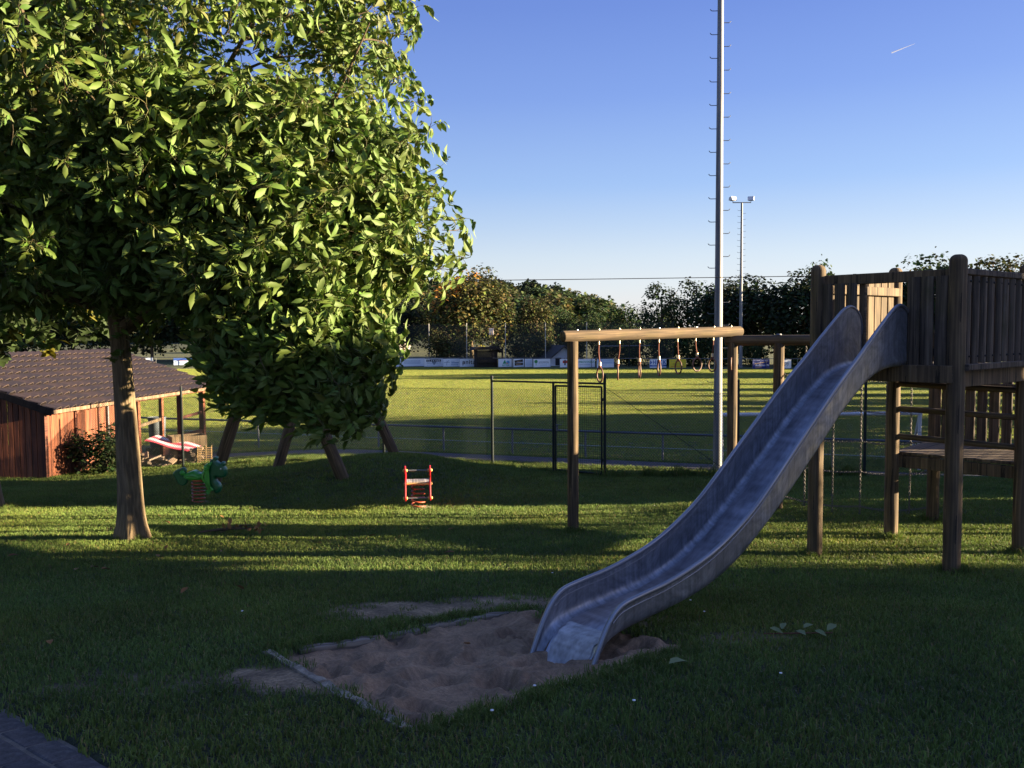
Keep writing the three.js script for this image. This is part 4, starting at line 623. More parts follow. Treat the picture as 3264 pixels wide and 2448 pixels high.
// ───────────────────────── tiled shed ─────────────────────────
{
  const sh = thing('tiled_shed', 'low red-brown timber shed with a dark tiled roof beside the fence', 'shed', null);
  const X0 = -11.0, X1 = -10.35, D0 = 20.0, D1 = 28.7, yB = .35, yE = 2.28;   // long side runs from (X0,D0) to (X1,D1)
  const side = (t, y, out = 0) => V(lerp(X0, X1, t) + out, y, lerp(D0, D1, t)); const yaw = -Math.atan2(X1 - X0, D1 - D0); // turn of the long side from straight ahead
  const mats = [M.shedRed, M.shedRedB, M.shedRedC], r = rngOf(17);
  // boarded half of the long side
  const n = 31, tEnd = .49, pw = (D1 - D0) * tEnd / n; for (let k = 0; k < n; k++) { const t = (k + .5) / n * tEnd, g = bevelBox(.026, yE - yB, pw - .008, .006); setUV(g, (x, y, z) => [z + k * .37, y + k * .21]); const m = part('wall_board', g, mats[Math.floor(r() * 3)], sh); m.position.copy(side(t, (yB + yE) / 2, (r() - .5) * .008)); m.rotation.y = yaw; }
  // cover strips, posts of the open half
  const upright = (name, t, w, out = .03, y0 = yB, y1 = yE + .02, m_ = M.shedTrim) => { const m = part(name, bevelBox(w, y1 - y0, w, .006), m_, sh); m.position.copy(side(t, (y0 + y1) / 2, out)); m.rotation.y = yaw; };
  upright('corner_post', .003, .11, .02); upright('batten', .145, .06); upright('batten', .265, .06); upright('downpipe', .31, .05, .06, yB, yE, M.galv);
  for (const [t, w] of [[.5, .12], [.66, .11], [.80, .14], [.985, .16]]) upright('post', t, w, .0, yB, yE, M.shedRed);
  part('wall_plate', orientedBox(1, .18, .1, side(.49, yE - .06), side(1, yE - .06)), M.shedRed, sh);
  part('wall_plate', orientedBox(1, .14, .08, side(0, yE - .02, .03), side(.49, yE - .02, .03)), M.shedRed, sh);
  part('mid_rail', orientedBox(1, .09, .05, side(.5, 1.42), side(.66, 1.5)), M.board, sh); part('mid_rail', orientedBox(1, .09, .05, side(.8, 1.4), side(.985, 1.45)), M.shedTrim, sh);
  part('low_wall', orientedBox(1, .55, .06, side(.66, .62), side(.985, .62)), M.shedTrim, sh);
  // gable end towards the playground, back wall
  for (let k = 0; k < 26; k++) { const x = X0 - .07 - k * .135, top = yE + (X0 - x) * .36; const g = bevelBox(.125, top - yB, .026, .006); setUV(g, (a, b) => [a + k * .3, b]); const m = part('gable_board', g, mats[k % 3], sh); m.position.set(x, (top + yB) / 2, -D0); }
  part('back_wall', box(.1, 2.6, 4.2, X0 - 3.5, yB + 1.3, -(D0 + 2.15)), M.shedRed, sh); part('cross_wall', box(3.5, 2.3, .08, X0 - 1.5, 1.5, -(D0 + 4.25)), M.shedRed, sh); part('far_post', box(.14, 2.6, .14, X0 - 3.4, 1.6, -D1), M.shedTrim, sh);
  // roof: rafters, battens, 300 tiles
  const eave = (t, u, lift = 0) => { const p = side(t, 0, .42); const sl = .36; const c = Math.cos(Math.atan(sl)), s = Math.sin(Math.atan(sl)); return new THREE.Vector3(p.x - u * c - lift * -s, yE + .02 + u * s + lift * c, p.z); };
  for (let k = 0; k <= 14; k++) { const t = .0 + k / 14; part('rafter', orientedBox(1, .1, .06, eave(t, .06, -.11), eave(t, 3.7, -.11)), M.shedTrim, sh); }
  { const a = eave(-.03, .0, -.05), b = eave(1.03, 0, -.05); part('gutter_board', orientedBox(1, .09, .03, a, b), std(C(.24, .16, .10), { map: T.plank, roughness: .6 }), sh); }
  { // roofing felt under the tiles
    const g = new THREE.BufferGeometry(); const a = eave(-.03, 0, -.045), b = eave(1.03, 0, -.045), c = eave(1.03, 3.75, -.045), d = eave(-.03, 3.75, -.045); g.setAttribute('position', new THREE.Float32BufferAttribute([a, b, c, d].flatMap(v => [v.x, v.y, v.z]), 3)); g.setIndex([0, 1, 2, 0, 2, 3]); g.computeVertexNormals(); part('roof_felt', g, M.black, sh); }
  part('verge_board', orientedBox(1, .16, .03, eave(-.032, 0, -.06), eave(-.032, 3.75, -.06)), M.hutWood, sh); part('verge_board', orientedBox(1, .16, .03, eave(1.032, 0, -.06), eave(1.032, 3.75, -.06)), M.shedTrim, sh);
  const cols = 30, rowsN = 10, tw = (D1 - D0) * 1.06 / cols, tl = .375;
  const tileG = (() => { const nx = 12, pos = [], idx = [], uv = []; for (let face = 0; face < 2; face++) for (let i = 0; i <= nx; i++) for (let j = 0; j <= 1; j++) { const u = i / nx, z = (u - .5) * tw * 1.04, w = .036 * Math.sin(u * Math.PI * 2) + .014 * Math.sin(u * Math.PI * 4 + .6), y = w + (face ? -.03 : 0) + (j ? -.014 : .04); pos.push(j ? -tl * 1.05 : 0, y, z); uv.push(z * 3, j * tl); } const q = (nx + 1) * 2; for (let f = 0; f < 2; f++) for (let i = 0; i < nx; i++) { const o = f * q + i * 2; if (!f) idx.push(o, o + 2, o + 1, o + 1, o + 2, o + 3); else idx.push(o, o + 1, o + 2, o + 1, o + 3, o + 2); } for (let i = 0; i < nx; i++) { const a = i * 2, b = q + i * 2; idx.push(a, b, a + 2, a + 2, b, b + 2); } const g = new THREE.BufferGeometry(); g.setAttribute('position', new THREE.Float32BufferAttribute(pos, 3)); g.setAttribute('uv', new THREE.Float32BufferAttribute(uv, 2)); g.setIndex(idx); const h = g.toNonIndexed(); h.computeVertexNormals(); return h; })();
  const tm = [C(.058, .040, .038), C(.07, .046, .042), C(.05, .036, .036), C(.08, .052, .044)].map(c => std(c, { map: rep(T.grain, 2), roughness: .62 }));
  const ang = Math.atan(.36);
  for (let i = 0; i < cols; i++) for (let j = 0; j < rowsN; j++) { const p = eave(-.03 + 1.06 * (i + .5) / cols, j * tl, .0), m = part('roof_tile', tileG, tm[Math.floor(r() * 4)], sh); m.position.copy(p); m.rotation.set(0, yaw, -ang + (r() - .5) * .02, 'YXZ'); }
}
// things stacked beside the shed
{
  const st = thing('firewood_stack', 'stack of split firewood logs beside the timber shed', 'firewood', null); const r = rngOf(29);
  const cols = [std(C(.42, .30, .19), { map: T.plank }), std(C(.34, .25, .17), { map: T.plank }), std(C(.27, .21, .16), { map: T.plank })];
  const shapes = [0, 1, 2, 3].map(k => { const s = new THREE.Shape(), rr = .075; if (k < 2) { for (let i = 0; i < 9; i++) { const a = i / 9 * 6.283, q = rr * (.85 + .25 * r()); i ? s.lineTo(Math.cos(a) * q, Math.sin(a) * q) : s.moveTo(Math.cos(a) * q, Math.sin(a) * q); } } else { s.moveTo(-.09, -.05); s.lineTo(.09, -.06); s.lineTo(.05, .04); s.lineTo(-.01, .08); s.lineTo(-.06, .05); } s.closePath(); const g = new THREE.ExtrudeGeometry(s, { depth: .38, bevelEnabled: true, bevelSize: .006, bevelThickness: .006, bevelSegments: 1 }); g.translate(0, 0, -.19); return g; });
  // ends face the lawn
  for (let row = 0; row < 4; row++) for (let k = 0; k < 7; k++) { const x = -8.98 + k * .118 + (row % 2) * .055 + (r() - .5) * .02, D = 22.45 + (r() - .5) * .05, m = part('log', shapes[Math.floor(r() * 4)], cols[Math.floor(r() * 3)], st); m.position.set(x, land(x, D) + .05 + row * .108 + (r() - .5) * .02, -D); m.rotation.set((r() - .5) * .1, .25 + (r() - .5) * .25, r() * 6.28, 'YXZ'); m.scale.set(.78, .78, .9); }
  const rp = thing('firewood_heap', 'loose heap of dark bark slabs and offcuts before the firewood stack', 'firewood', null);
  for (let k = 0; k < 40; k++) { const u = r(), x = -9.75 + u * .95, D = 22.0 + r() * .5, g = bevelBox(.06 + .09 * r(), .02 + .04 * r(), .25 + .25 * r(), .008); const m = part('offcut', g, cols[2 - Math.floor(r() * 1.6)], rp); m.position.set(x, land(x, D) + .04 + .4 * r() * (1 - .75 * u), -D); m.rotation.set((r() - .5) * .9, r() * 6.28, (r() - .5) * .9); }
  // red and white awning sheet lying over the pile
  const n = 18, pos = [], col = [], idx = []; for (let i = 0; i <= n; i++) for (let j = 0; j <= 8; j++) { const u = i / n, v = j / 8, x = lerp(-9.72, -8.42, u) + v * .1, D = lerp(22.5, 22.1, u) + v * .7, y = lerp(1.24, 1.0, u) + .02 * Math.sin(u * 7 + v * 3) + .07 * v; pos.push(x, y, -D); const red = (j % 4) < 2; col.push(...(red ? [.55, .06, .085] : [.62, .58, .56])); if (i < n && j < 8) { const o = i * 9 + j; idx.push(o, o + 9, o + 1, o + 1, o + 9, o + 10); } }
  const g = new THREE.BufferGeometry(); g.setAttribute('position', new THREE.Float32BufferAttribute(pos, 3)); g.setAttribute('color', new THREE.Float32BufferAttribute(col, 3)); g.setIndex(idx); const h = g.toNonIndexed(); h.computeVertexNormals();
  const low = g.clone(); low.translate(0, -.012, 0); low.computeVertexNormals(); const both = mergeGeometries([h, low.toNonIndexed()]);
  single('awning_sheet', both, std(0xffffff, { vertexColors: true, roughness: .7, side: THREE.DoubleSide }), 'red and white striped sheet sagging over the firewood', 'tarpaulin');
  // crate and trellis
  const cr = thing('wooden_crate', 'pale open wooden box standing on the firewood', 'crate', V(-8.85, 1.0, 23.2), null, .6);
  for (const [w, h2, d, x, y, z] of [[.9, .3, .02, 0, .15, .3], [.9, .3, .02, 0, .15, -.3], [.02, .3, .58, .44, .15, 0], [.02, .3, .58, -.44, .15, 0], [.86, .02, .56, 0, .02, 0]]) part('side_board', box(w, h2, d, x, y, z), M.board, cr);
  const tre = thing('trellis_panel', 'pale slatted trellis panel leaning against the firewood stack', 'trellis', V(-8.02, land(-8.02, 22.2), 22.2), null, .3); tre.rotation.x = -.22; tre.rotation.order = 'YXZ'; tre.scale.setScalar(.72);
  for (let k = 0; k < 9; k++) part('slat', bevelBox(.5, .022, .016, .003).translate(0, .06 + k * .065, 0), std(C(.52, .36, .16), { map: T.plank }), tre); for (const x of [-.24, .05, .24]) part('upright', bevelBox(.03, .66, .02, .003).translate(x, .33, -.018), std(C(.52, .36, .16), { map: T.plank }), tre);
  const bin = thing('rain_barrel', 'grey plastic barrel seen through the open shed', 'barrel', onLand(-10.9, 26.2)); part('body', new THREE.CylinderGeometry(.26, .22, .9, 20).translate(0, .75, 0), std(C(.12, .14, .16), { roughness: .5 }), bin); part('rim', new THREE.TorusGeometry(.26, .02, 6, 24).rotateX(1.57).translate(0, 1.2, 0), std(C(.12, .14, .16), { roughness: .5 }), bin); part('stand', box(.5, .32, .5, 0, .14, 0), M.concrete, bin);
}
tree('bush', -10.0, 21.0, 1.2, 1.15, 'low dark bush growing against the shed wall by the firewood', 'leafy_bush', null, .4);

// ───────────────────────── swing frame on the mound ─────────────────────────
{
  const sw = thing('swing_frame', 'heavy log swing frame straddling the grassy mound behind the walnut branches', 'swing frame', null);
  const apA = V(-3.95, 4.72, 18.4), apB = V(-4.3, 4.55, 15.4); const foot = (x, D) => V(x, land(x, D) - .25, D);
  const L = (a, b, s, r = .115) => part('leg', logBetween(a, b, r, s, .015, r * .93, 22), M.log, sw);
  const f1 = foot(-2.42, 18.7), f3 = foot(-5.02, 17.9), f2 = foot(-2.95, 15.25), f4 = foot(-5.62, 15.7);
  L(f1, apA, 1); L(f3, apA, 2); L(f2, apB, 3); L(f4, apB, 4);
  part('top_beam', logBetween(V(-4.36, 4.62, 14.9), V(-3.9, 4.78, 18.9), .11, 5), M.log, sw);
  const at = (a, b, y) => { const t = (y - a.y) / (b.y - a.y); return a.clone().lerp(b, t); }; const c1 = at(f1, apA, 2.5), c3 = at(f3, apA, 2.5); const d = c1.clone().sub(c3).normalize(); part('spreader', logBetween(c3.clone().addScaledVector(d, -.1), c1.clone().addScaledVector(d, .14), .062, 6, .03), M.log, sw);
  const e2 = at(f2, apB, 2.6), e4 = at(f4, apB, 2.6), dd = e2.clone().sub(e4).normalize(); part('spreader', logBetween(e4.clone().addScaledVector(dd, -.1), e2.clone().addScaledVector(dd, .1), .062, 7, .03), M.log, sw);
}

// ───────────────────────── spring riders ─────────────────────────
function springCoil(r, h, turns, wire, y0) { const pts = []; const n = Math.round(turns * 18); for (let i = 0; i <= n; i++) { const t = i / n, a = t * turns * 6.283; pts.push(new THREE.Vector3(Math.cos(a) * r, y0 + h * t, Math.sin(a) * r)); } return new THREE.TubeGeometry(new THREE.CatmullRomCurve3(pts), n * 2, wire, 8, false); }
function slab(pts, depth, bevel, smoothCurve = true) { // closed outline → thick rounded panel centred on z
  const s = new THREE.Shape(); if (smoothCurve) { const c = new THREE.CatmullRomCurve3(pts.map(([x, y]) => new THREE.Vector3(x, y, 0)), true, 'centripetal').getPoints(pts.length * 5); c.forEach((p, i) => i ? s.lineTo(p.x, p.y) : s.moveTo(p.x, p.y)); } else pts.forEach(([x, y], i) => i ? s.lineTo(x, y) : s.moveTo(x, y)); s.closePath();
  const g = new THREE.ExtrudeGeometry(s, { depth: Math.max(.002, depth - 2 * bevel), bevelEnabled: true, bevelThickness: bevel, bevelSize: bevel, bevelOffset: -bevel, bevelSegments: 4, curveSegments: 8 }); g.translate(0, 0, -Math.max(.002, depth - 2 * bevel) / 2); return g;
}
{
  const k = .000674, px = (l) => l.map(([x, y]) => [(x - 750) * k, (1330 - y) * k]);
  const h = thing('spring_horse', 'green plastic horse rider on a rusty red coil spring', 'spring rider', onLand(-5.12, 13.85), null, .06);
  part('footing', (() => { const g = new THREE.SphereGeometry(.2, 20, 8, 0, 6.283, 0, 1.2); g.scale(1, .35, 1); g.translate(.05, -.035, 0); return g; })(), M.concrete, h);
  part('spring', springCoil(.1, .36, 6.4, .0105, .03), M.spring, h);
  part('mounting_plate', new THREE.CylinderGeometry(.11, .11, .014, 20).translate(0, .395, 0), M.spring, h);
  const body = part('body', slab(px([[450, 690], [440, 620], [530, 565], [690, 515], [800, 575], [880, 600], [900, 700], [840, 750], [600, 755]]), .24, .07), M.horseLight, h);
  part('seat_knob', new THREE.SphereGeometry(.05, 16, 12).scale(1, 1, 1.5).translate((395 - 750) * k, (1330 - 575) * k, 0), M.horseLight, h);
  part('shoulder', slab(px([[935, 400], [1040, 330], [1130, 310], [1070, 430], [1030, 560], [1020, 740], [1060, 870], [1150, 985], [1100, 1010], [1010, 1040], [970, 1045], [1040, 970], [960, 840], [885, 750], [862, 660], [880, 570], [925, 470]]), .26, .045), M.horseLight, h);
  const head = part('head', slab(px([[1060, 270], [1130, 245], [1150, 200], [1190, 185], [1240, 225], [1215, 285], [1310, 350], [1345, 315], [1400, 335], [1410, 385], [1395, 420], [1440, 500], [1440, 630], [1390, 690], [1300, 705], [1235, 690], [1195, 690], [1190, 740], [1225, 800], [1285, 870], [1305, 960], [1270, 1045], [1190, 1085], [1120, 1020], [1060, 905], [1005, 760], [1005, 600], [1040, 460], [1065, 350]]), .17, .05), M.horseDark, h);
  part('eye', new THREE.SphereGeometry(.014, 10, 8).translate((1325 - 750) * k, (1330 - 478) * k, .085), M.whitePaint, head);
  part('nostril', new THREE.SphereGeometry(.008, 8, 6).translate((1400 - 750) * k, (1330 - 600) * k, .078), M.black, head);
  part('handle', rod(new THREE.Vector3((1000 - 750) * k, (1330 - 470) * k, -.24), new THREE.Vector3((1000 - 750) * k, (1330 - 470) * k, .24), .014, 10), M.horseLight, h);
  part('tail', slab(px([[165, 600], [215, 520], [330, 470], [430, 440], [490, 510], [480, 600], [515, 710], [480, 830], [390, 892], [290, 840], [230, 720]]), .07, .025), M.horseDark, h);
}
{
  const q = thing('spring_rocker', 'small red rocking seat with steel bars on a rusty coil spring', 'spring rider', onLand(-1.46, 13.1), null, .10); const k = .000635;
  part('footing', (() => { const g = new THREE.SphereGeometry(.2, 20, 8, 0, 6.283, 0, 1.2); g.scale(1, .35, 1); g.translate(.06, -.035, 0); return g; })(), M.concrete, q);
  part('spring', springCoil(.1, .36, 5.4, .0105, .03), M.spring, q); part('mounting_plate', new THREE.CylinderGeometry(.11, .11, .014, 20).translate(0, .395, 0), M.spring, q);
  // side panel outline: z towards the lawn's near side is the front with the handle post
  const out = [[.30, .17], [.33, .22], [.31, .30], [.28, .40], [.27, .50], [.31, .57], [.33, .65], [.30, .70], [.25, .70], [.225, .62], [.235, .53], [.22, .47], [.12, .44], [.02, .44], [-.08, .46], [-.16, .53], [-.23, .55], [-.28, .50], [-.27, .40], [-.25, .30], [-.27, .22], [-.22, .17], [-.1, .22], [.05, .25], [.18, .22]];
  for (const s of [-1, 1]) { const g = slab(out, .022, .006); g.rotateY(-Math.PI / 2); g.translate(s * .186, 0, 0); const m = part('side_panel', g, M.red, q); }
  const bar = (y, z, name, r = .0125) => part(name, rod(new THREE.Vector3(-.186, y, z), new THREE.Vector3(.186, y, z), r, 12), M.galv, q); bar(.635, .285, 'handle_bar'); bar(.215, .29, 'foot_bar'); bar(.36, -.12, 'support_bar', .01);
  for (const s of [-1, 1]) for (const [y, z] of [[.635, .285], [.215, .29], [.36, -.12]]) for (const o of [-.022, .022]) part('cap', new THREE.SphereGeometry(.024, 12, 8).scale(.6, 1, 1).translate(s * .186 + o, y, z), M.capYellow, q);
  part('seat', bevelBox(.345, .03, .26, .008).translate(0, .425, .02), std(C(.62, .56, .50), { map: T.plank, roughness: .5 }), q); part('seat_front', bevelBox(.345, .03, .02, .005).translate(0, .405, .152), M.capYellow, q);
}

// ───────────────────────── far side of the pitch ─────────────────────────
const bd = (x) => 99.6 - .33 * x, faceYaw = -Math.atan(-.33) * -1;
const BY = Math.atan(.33);      // boards turn this far from square-on
function boardTex(w, draw, bg = '#e9eef4') { const c = document.createElement('canvas'); c.width = w; c.height = 128; const g = c.getContext('2d'); g.fillStyle = bg; g.fillRect(0, 0, w, 128); g.textBaseline = 'middle'; draw(g, w); const t = new THREE.CanvasTexture(c); t.colorSpace = THREE.SRGBColorSpace; return t; }
const small = (g, x, y, w, n, col = '#7d97b5') => { g.fillStyle = col; const r = rngOf(x * 7 + y); for (let k = 0; k < n; k++) { let p = x; while (p < x + w) { const q = 6 + r() * 16; g.fillRect(p, y + k * 13, Math.min(q, x + w - p), 5); p += q + 4; } } };
const boards = [
  [-50.70, -48.62, 'white board with a dark swoosh mark behind the walnut trunk', '#dfe8f2', (g, w) => { g.strokeStyle = '#27415f'; g.lineWidth = 5; g.beginPath(); g.moveTo(w * .4, 55); g.quadraticCurveTo(w * .6, 30, w * .8, 40); g.stroke(); small(g, 20, 90, w * .4, 2); }],
  [-44.84, -42.59, 'blue and white board beside the walnut trunk', '#cfe0f2', (g, w) => { g.fillStyle = '#3c62b4'; g.fillRect(0, 0, w, 44); g.fillStyle = '#8a2d3a'; g.fillRect(w * .2, 40, w * .6, 8); small(g, 20, 70, w * .8, 3, '#5b7fb8'); }],
  [-20.28, -17.48, 'blue board half hidden by walnut leaves', '#3a63b8', (g, w) => { small(g, 30, 40, w - 60, 4, '#c9d9f5'); }],
  [-17.48, -14.09, 'white board with dark lettering half hidden by walnut leaves', '#e7edf3', (g, w) => { g.fillStyle = '#232a38'; g.font = 'italic bold 62px sans-serif'; g.fillText('THE', w * .2, 52); small(g, w * .15, 96, w * .7, 2); }],
  [-14.09, -10.54, 'pale board with small blue print beside the lettered board', '#e4ecf5', (g, w) => { g.fillStyle = '#35a06a'; g.fillRect(w * .1, 60, 40, 34); small(g, w * .3, 30, w * .55, 5); }],
  [-10.50, -8.22, 'white board reading ELEKTRO with a grey triangle', '#e8edf3', (g, w) => { g.fillStyle = '#7f8b99'; g.beginPath(); g.moveTo(w * .3, 8); g.lineTo(w * .75, 8); g.lineTo(w * .52, 108); g.fill(); g.fillStyle = '#14181f'; g.fillRect(w * .12, 14, w * .76, 36); g.fillStyle = '#f2f5f8'; g.font = 'bold 34px sans-serif'; g.textAlign = 'center'; g.fillText('E L E K T R O', w * .5, 33); g.strokeStyle = '#55606e'; g.lineWidth = 2; g.font = '38px sans-serif'; g.fillStyle = '#6a7584'; g.fillText('DILLENBACH', w * .5, 72); g.textAlign = 'left'; small(g, w * .15, 104, w * .7, 1); }],
  [-8.18, -6.23, 'white board with a grey tree mark and blue print', '#e8eef5', (g, w) => { g.strokeStyle = '#7d8fa8'; g.lineWidth = 6; g.beginPath(); g.moveTo(w * .22, 110); g.lineTo(w * .24, 30); g.moveTo(w * .05, 62); g.lineTo(w * .42, 58); g.moveTo(w * .24, 60); g.lineTo(w * .36, 24); g.stroke(); g.fillStyle = '#3f78a8'; g.font = '26px sans-serif'; small(g, w * .5, 40, w * .2, 1, '#3f78a8'); g.fillRect(w * .5, 62, w * .46, 10); small(g, w * .5, 86, w * .42, 2, '#3f78a8'); }],
  [-6.19, -4.16, 'white board reading anita in bold black letters', '#e9eef5', (g, w) => { g.fillStyle = '#10131a'; g.font = 'bold 84px sans-serif'; g.textAlign = 'center'; g.fillText('anita', w * .55, 56); g.textAlign = 'left'; g.strokeStyle = '#10131a'; g.lineWidth = 9; g.beginPath(); g.moveTo(w * .20, 40); g.lineTo(w * .20, 110); g.stroke(); small(g, w * .3, 100, w * .6, 1); }],
  [-1.59, 0.09, 'white board with green triangular logo beside the hut', '#e8eef5', (g, w) => { g.fillStyle = '#1f9a63'; g.beginPath(); g.moveTo(w * .3, 78); g.lineTo(w * .46, 10); g.lineTo(w * .56, 78); g.fill(); g.fillStyle = '#5fa9d6'; g.beginPath(); g.arc(w * .68, 56, 26, 0, 7); g.fill(); g.fillStyle = '#e58b36'; g.fillRect(w * .56, 62, 30, 16); g.fillStyle = '#1f9a63'; g.font = 'bold 34px sans-serif'; g.textAlign = 'center'; g.fillText('BITTER', w * .52, 103); g.textAlign = 'left'; }],
  [0.16, 1.43, 'white board with two tilted dark plates', '#e8eef5', (g, w) => { g.fillStyle = '#2a1f1c'; for (const [y, a] of [[36, -.14], [84, -.06]]) { g.save(); g.translate(w * .5, y); g.rotate(a); g.fillRect(-w * .4, -20, w * .8, 40); g.fillStyle = '#d9b48a'; g.font = 'bold 26px sans-serif'; g.textAlign = 'center'; if (y < 50) g.fillText('open', 0, 1); else g.fillRect(-w * .25, -5, w * .5, 9); g.restore(); g.fillStyle = '#2a1f1c'; } g.textAlign = 'left'; }],
  [1.47, 2.40, 'white board with rows of fine print', '#e8eef5', (g, w) => small(g, w * .08, 16, w * .84, 7, '#8ba2bd')],
  [2.44, 4.47, 'white board reading STEFFEN with a green tree mark', '#e9eff5', (g, w) => { g.fillStyle = '#2f8c4c'; g.beginPath(); g.arc(w * .15, 40, 26, 0, 7); g.fill(); g.fillRect(w * .14, 50, 7, 50); g.fillStyle = '#4a5560'; g.font = '42px sans-serif'; g.fillText('STEFFEN', w * .30, 56); small(g, w * .4, 96, w * .4, 1); }],
  [5.42, 7.27, 'white board with a red cross mark beside the gap', '#e9eff5', (g, w) => { g.fillStyle = '#c23a34'; g.fillRect(w * .18, 24, w * .36, 40); g.fillStyle = '#22262e'; g.fillRect(w * .28, 12, 22, 84); g.fillRect(w * .5, 76, w * .3, 20); }],
  [7.34, 9.44, 'white board reading PROVINZIAL in green', '#e9eff5', (g, w) => { g.fillStyle = '#1b8a57'; g.font = 'bold 44px serif'; g.fillText('PROVINZIAL', w * .06, 44); small(g, w * .12, 82, w * .6, 1, '#6b7f99'); }],
  [9.48, 11.51, 'pale blue board with fine print', '#bcd2ee', (g, w) => { small(g, 12, 16, w * .85, 1, '#4d78b8'); small(g, 20, 44, w * .8, 2, '#5f86bd'); g.fillStyle = '#dfe9f5'; g.fillRect(0, 74, w, 54); small(g, w * .3, 88, w * .3, 1); }],
  [15.08, 17.07, 'white and blue board reading HECK', '#e8eff7', (g, w) => { g.fillStyle = '#2457a6'; g.font = 'bold 84px sans-serif'; g.fillText('HECK', w * .16, 46); g.fillRect(0, 84, w, 26); small(g, w * .12, 94, w * .7, 1, '#e8eff7'); g.fillStyle = '#2457a6'; g.beginPath(); g.moveTo(6, 10); g.lineTo(40, 50); g.lineTo(6, 80); g.fill(); }],
  [17.10, 19.10, 'yellow board with dark fine print', '#d8c62a', (g, w) => { small(g, w * .1, 26, w * .35, 1, '#8a8f6a'); small(g, w * .2, 58, w * .65, 3, '#5c5718'); g.fillStyle = '#c98f1c'; g.fillRect(w * .1, 100, w * .8, 14); }],
  [25.41, 27.42, 'dark blue board with white and yellow lettering', '#1c2f7d', (g, w) => { small(g, 14, 14, w * .85, 1, '#c9d2ee'); g.strokeStyle = '#e8b54a'; g.lineWidth = 6; g.beginPath(); g.moveTo(30, 62); g.lineTo(w - 20, 34); g.stroke(); g.strokeStyle = '#dfe6f8'; g.lineWidth = 4; g.beginPath(); g.moveTo(30, 52); g.lineTo(w * .5, 36); g.stroke(); g.fillStyle = '#fff'; g.font = 'bold 40px sans-serif'; g.fillText('Andreas He', w * .16, 84); g.fillStyle = '#e8b54a'; g.fillRect(40, 106, w * .4, 6); }],
  [27.45, 29.51, 'white board reading happy inside a dark circle', '#eef2f7', (g, w) => { g.strokeStyle = '#3a2420'; g.lineWidth = 6; g.beginPath(); g.arc(w * .42, 66, 52, 0, 7); g.stroke(); g.fillStyle = '#eef2f7'; g.fillRect(w * .1, 36, w * .8, 46); g.fillStyle = '#1d2026'; g.font = 'bold 66px serif'; g.fillText('happy', w * .12, 56); small(g, w * .35, 92, w * .3, 1); }],
];
{
  const frame = std(C(.22, .24, .27), { roughness: .6 });
  for (const [x0, x1, label, bg, draw] of boards) {
    // x ranges are distances along the boards' line, in metres to the right of straight ahead
    const w = (x1 - x0) / Math.cos(BY), xm = (x0 + x1) / 2, cw = clamp(Math.round(128 * w / 1.02), 128, 768);
    const o = thing('advertising_board', label + ' along the far touchline', 'advertising board', V(xm, 0, bd(xm)), 'advertising boards on the far touchline', BY);
    const t = boardTex(cw, draw, bg), face = std(0xffffff, { map: t, roughness: .55 }); face.color.setRGB(.9, .9, .9);
    part('panel', box(w - .03, .96, .03, 0, .56, 0), frame, o);
    const pl = part('print', new THREE.PlaneGeometry(w - .05, .93).translate(0, .56, .0195), face, o);
    for (const s of [-.45, .45]) part('stake', box(.05, 1.0, .05, s * w, .5, -.05), M.galv, o);
  }
}
{ // rail behind the boards
  const rl = thing('far_railing', 'thin railing running behind the advertising boards', 'railing', null); for (let x = -60; x < 58; x += 3) { part('rail', rod(V(x, 1.1, bd(x) + .3), V(x + 3, 1.1, bd(x + 3) + .3), .03, 6), M.galv, rl); part('post', rod(V(x, -.1, bd(x) + .3), V(x, 1.1, bd(x) + .3), .03, 6), M.galv, rl); }
}
{ // players' hut
  const x = -2.87, h = thing('players_hut', 'small black wooden shelter with a wide roof between the advertising boards', 'shelter', V(x, 0, bd(x) - .1), null, BY);
  for (let k = 0; k < 16; k++) part('wall_plank', box(2.45, .118, .04, 0, .1 + k * .125, .0), M.hutWood, h); part('side_wall', box(.04, 2.05, 1.2, -1.24, 1.02, -.62), M.hutWood, h); part('side_wall', box(.04, 2.05, 1.2, 1.24, 1.02, -.62), M.hutWood, h);
  part('bench', box(2.3, .04, .3, 0, .62, .2), M.hutWood, h);
  const s = new THREE.Shape(); s.moveTo(-1.85, 2.06); s.lineTo(-1.45, 2.42); s.lineTo(1.35, 2.42); s.lineTo(1.9, 1.75); s.lineTo(1.75, 1.72); s.lineTo(1.3, 2.1); s.closePath(); const g = new THREE.ExtrudeGeometry(s, { depth: 1.7, bevelEnabled: false }); g.translate(0, 0, -1.3); part('roof', g, M.hutWood, h);
  const o = thing('paddle_sign', 'pale paddle-shaped panel on a pole behind the players hut', 'sign', V(-2.4, 0, bd(-2.4) + 1.2)); part('pole', rod(new THREE.Vector3(.15, 0, 0), new THREE.Vector3(0, 4.1, 0), .06, 8), M.log, o); part('panel', bevelBox(.55, .8, .06, .03).translate(0, 4.2, 0), std(C(.62, .52, .45)), o);
}
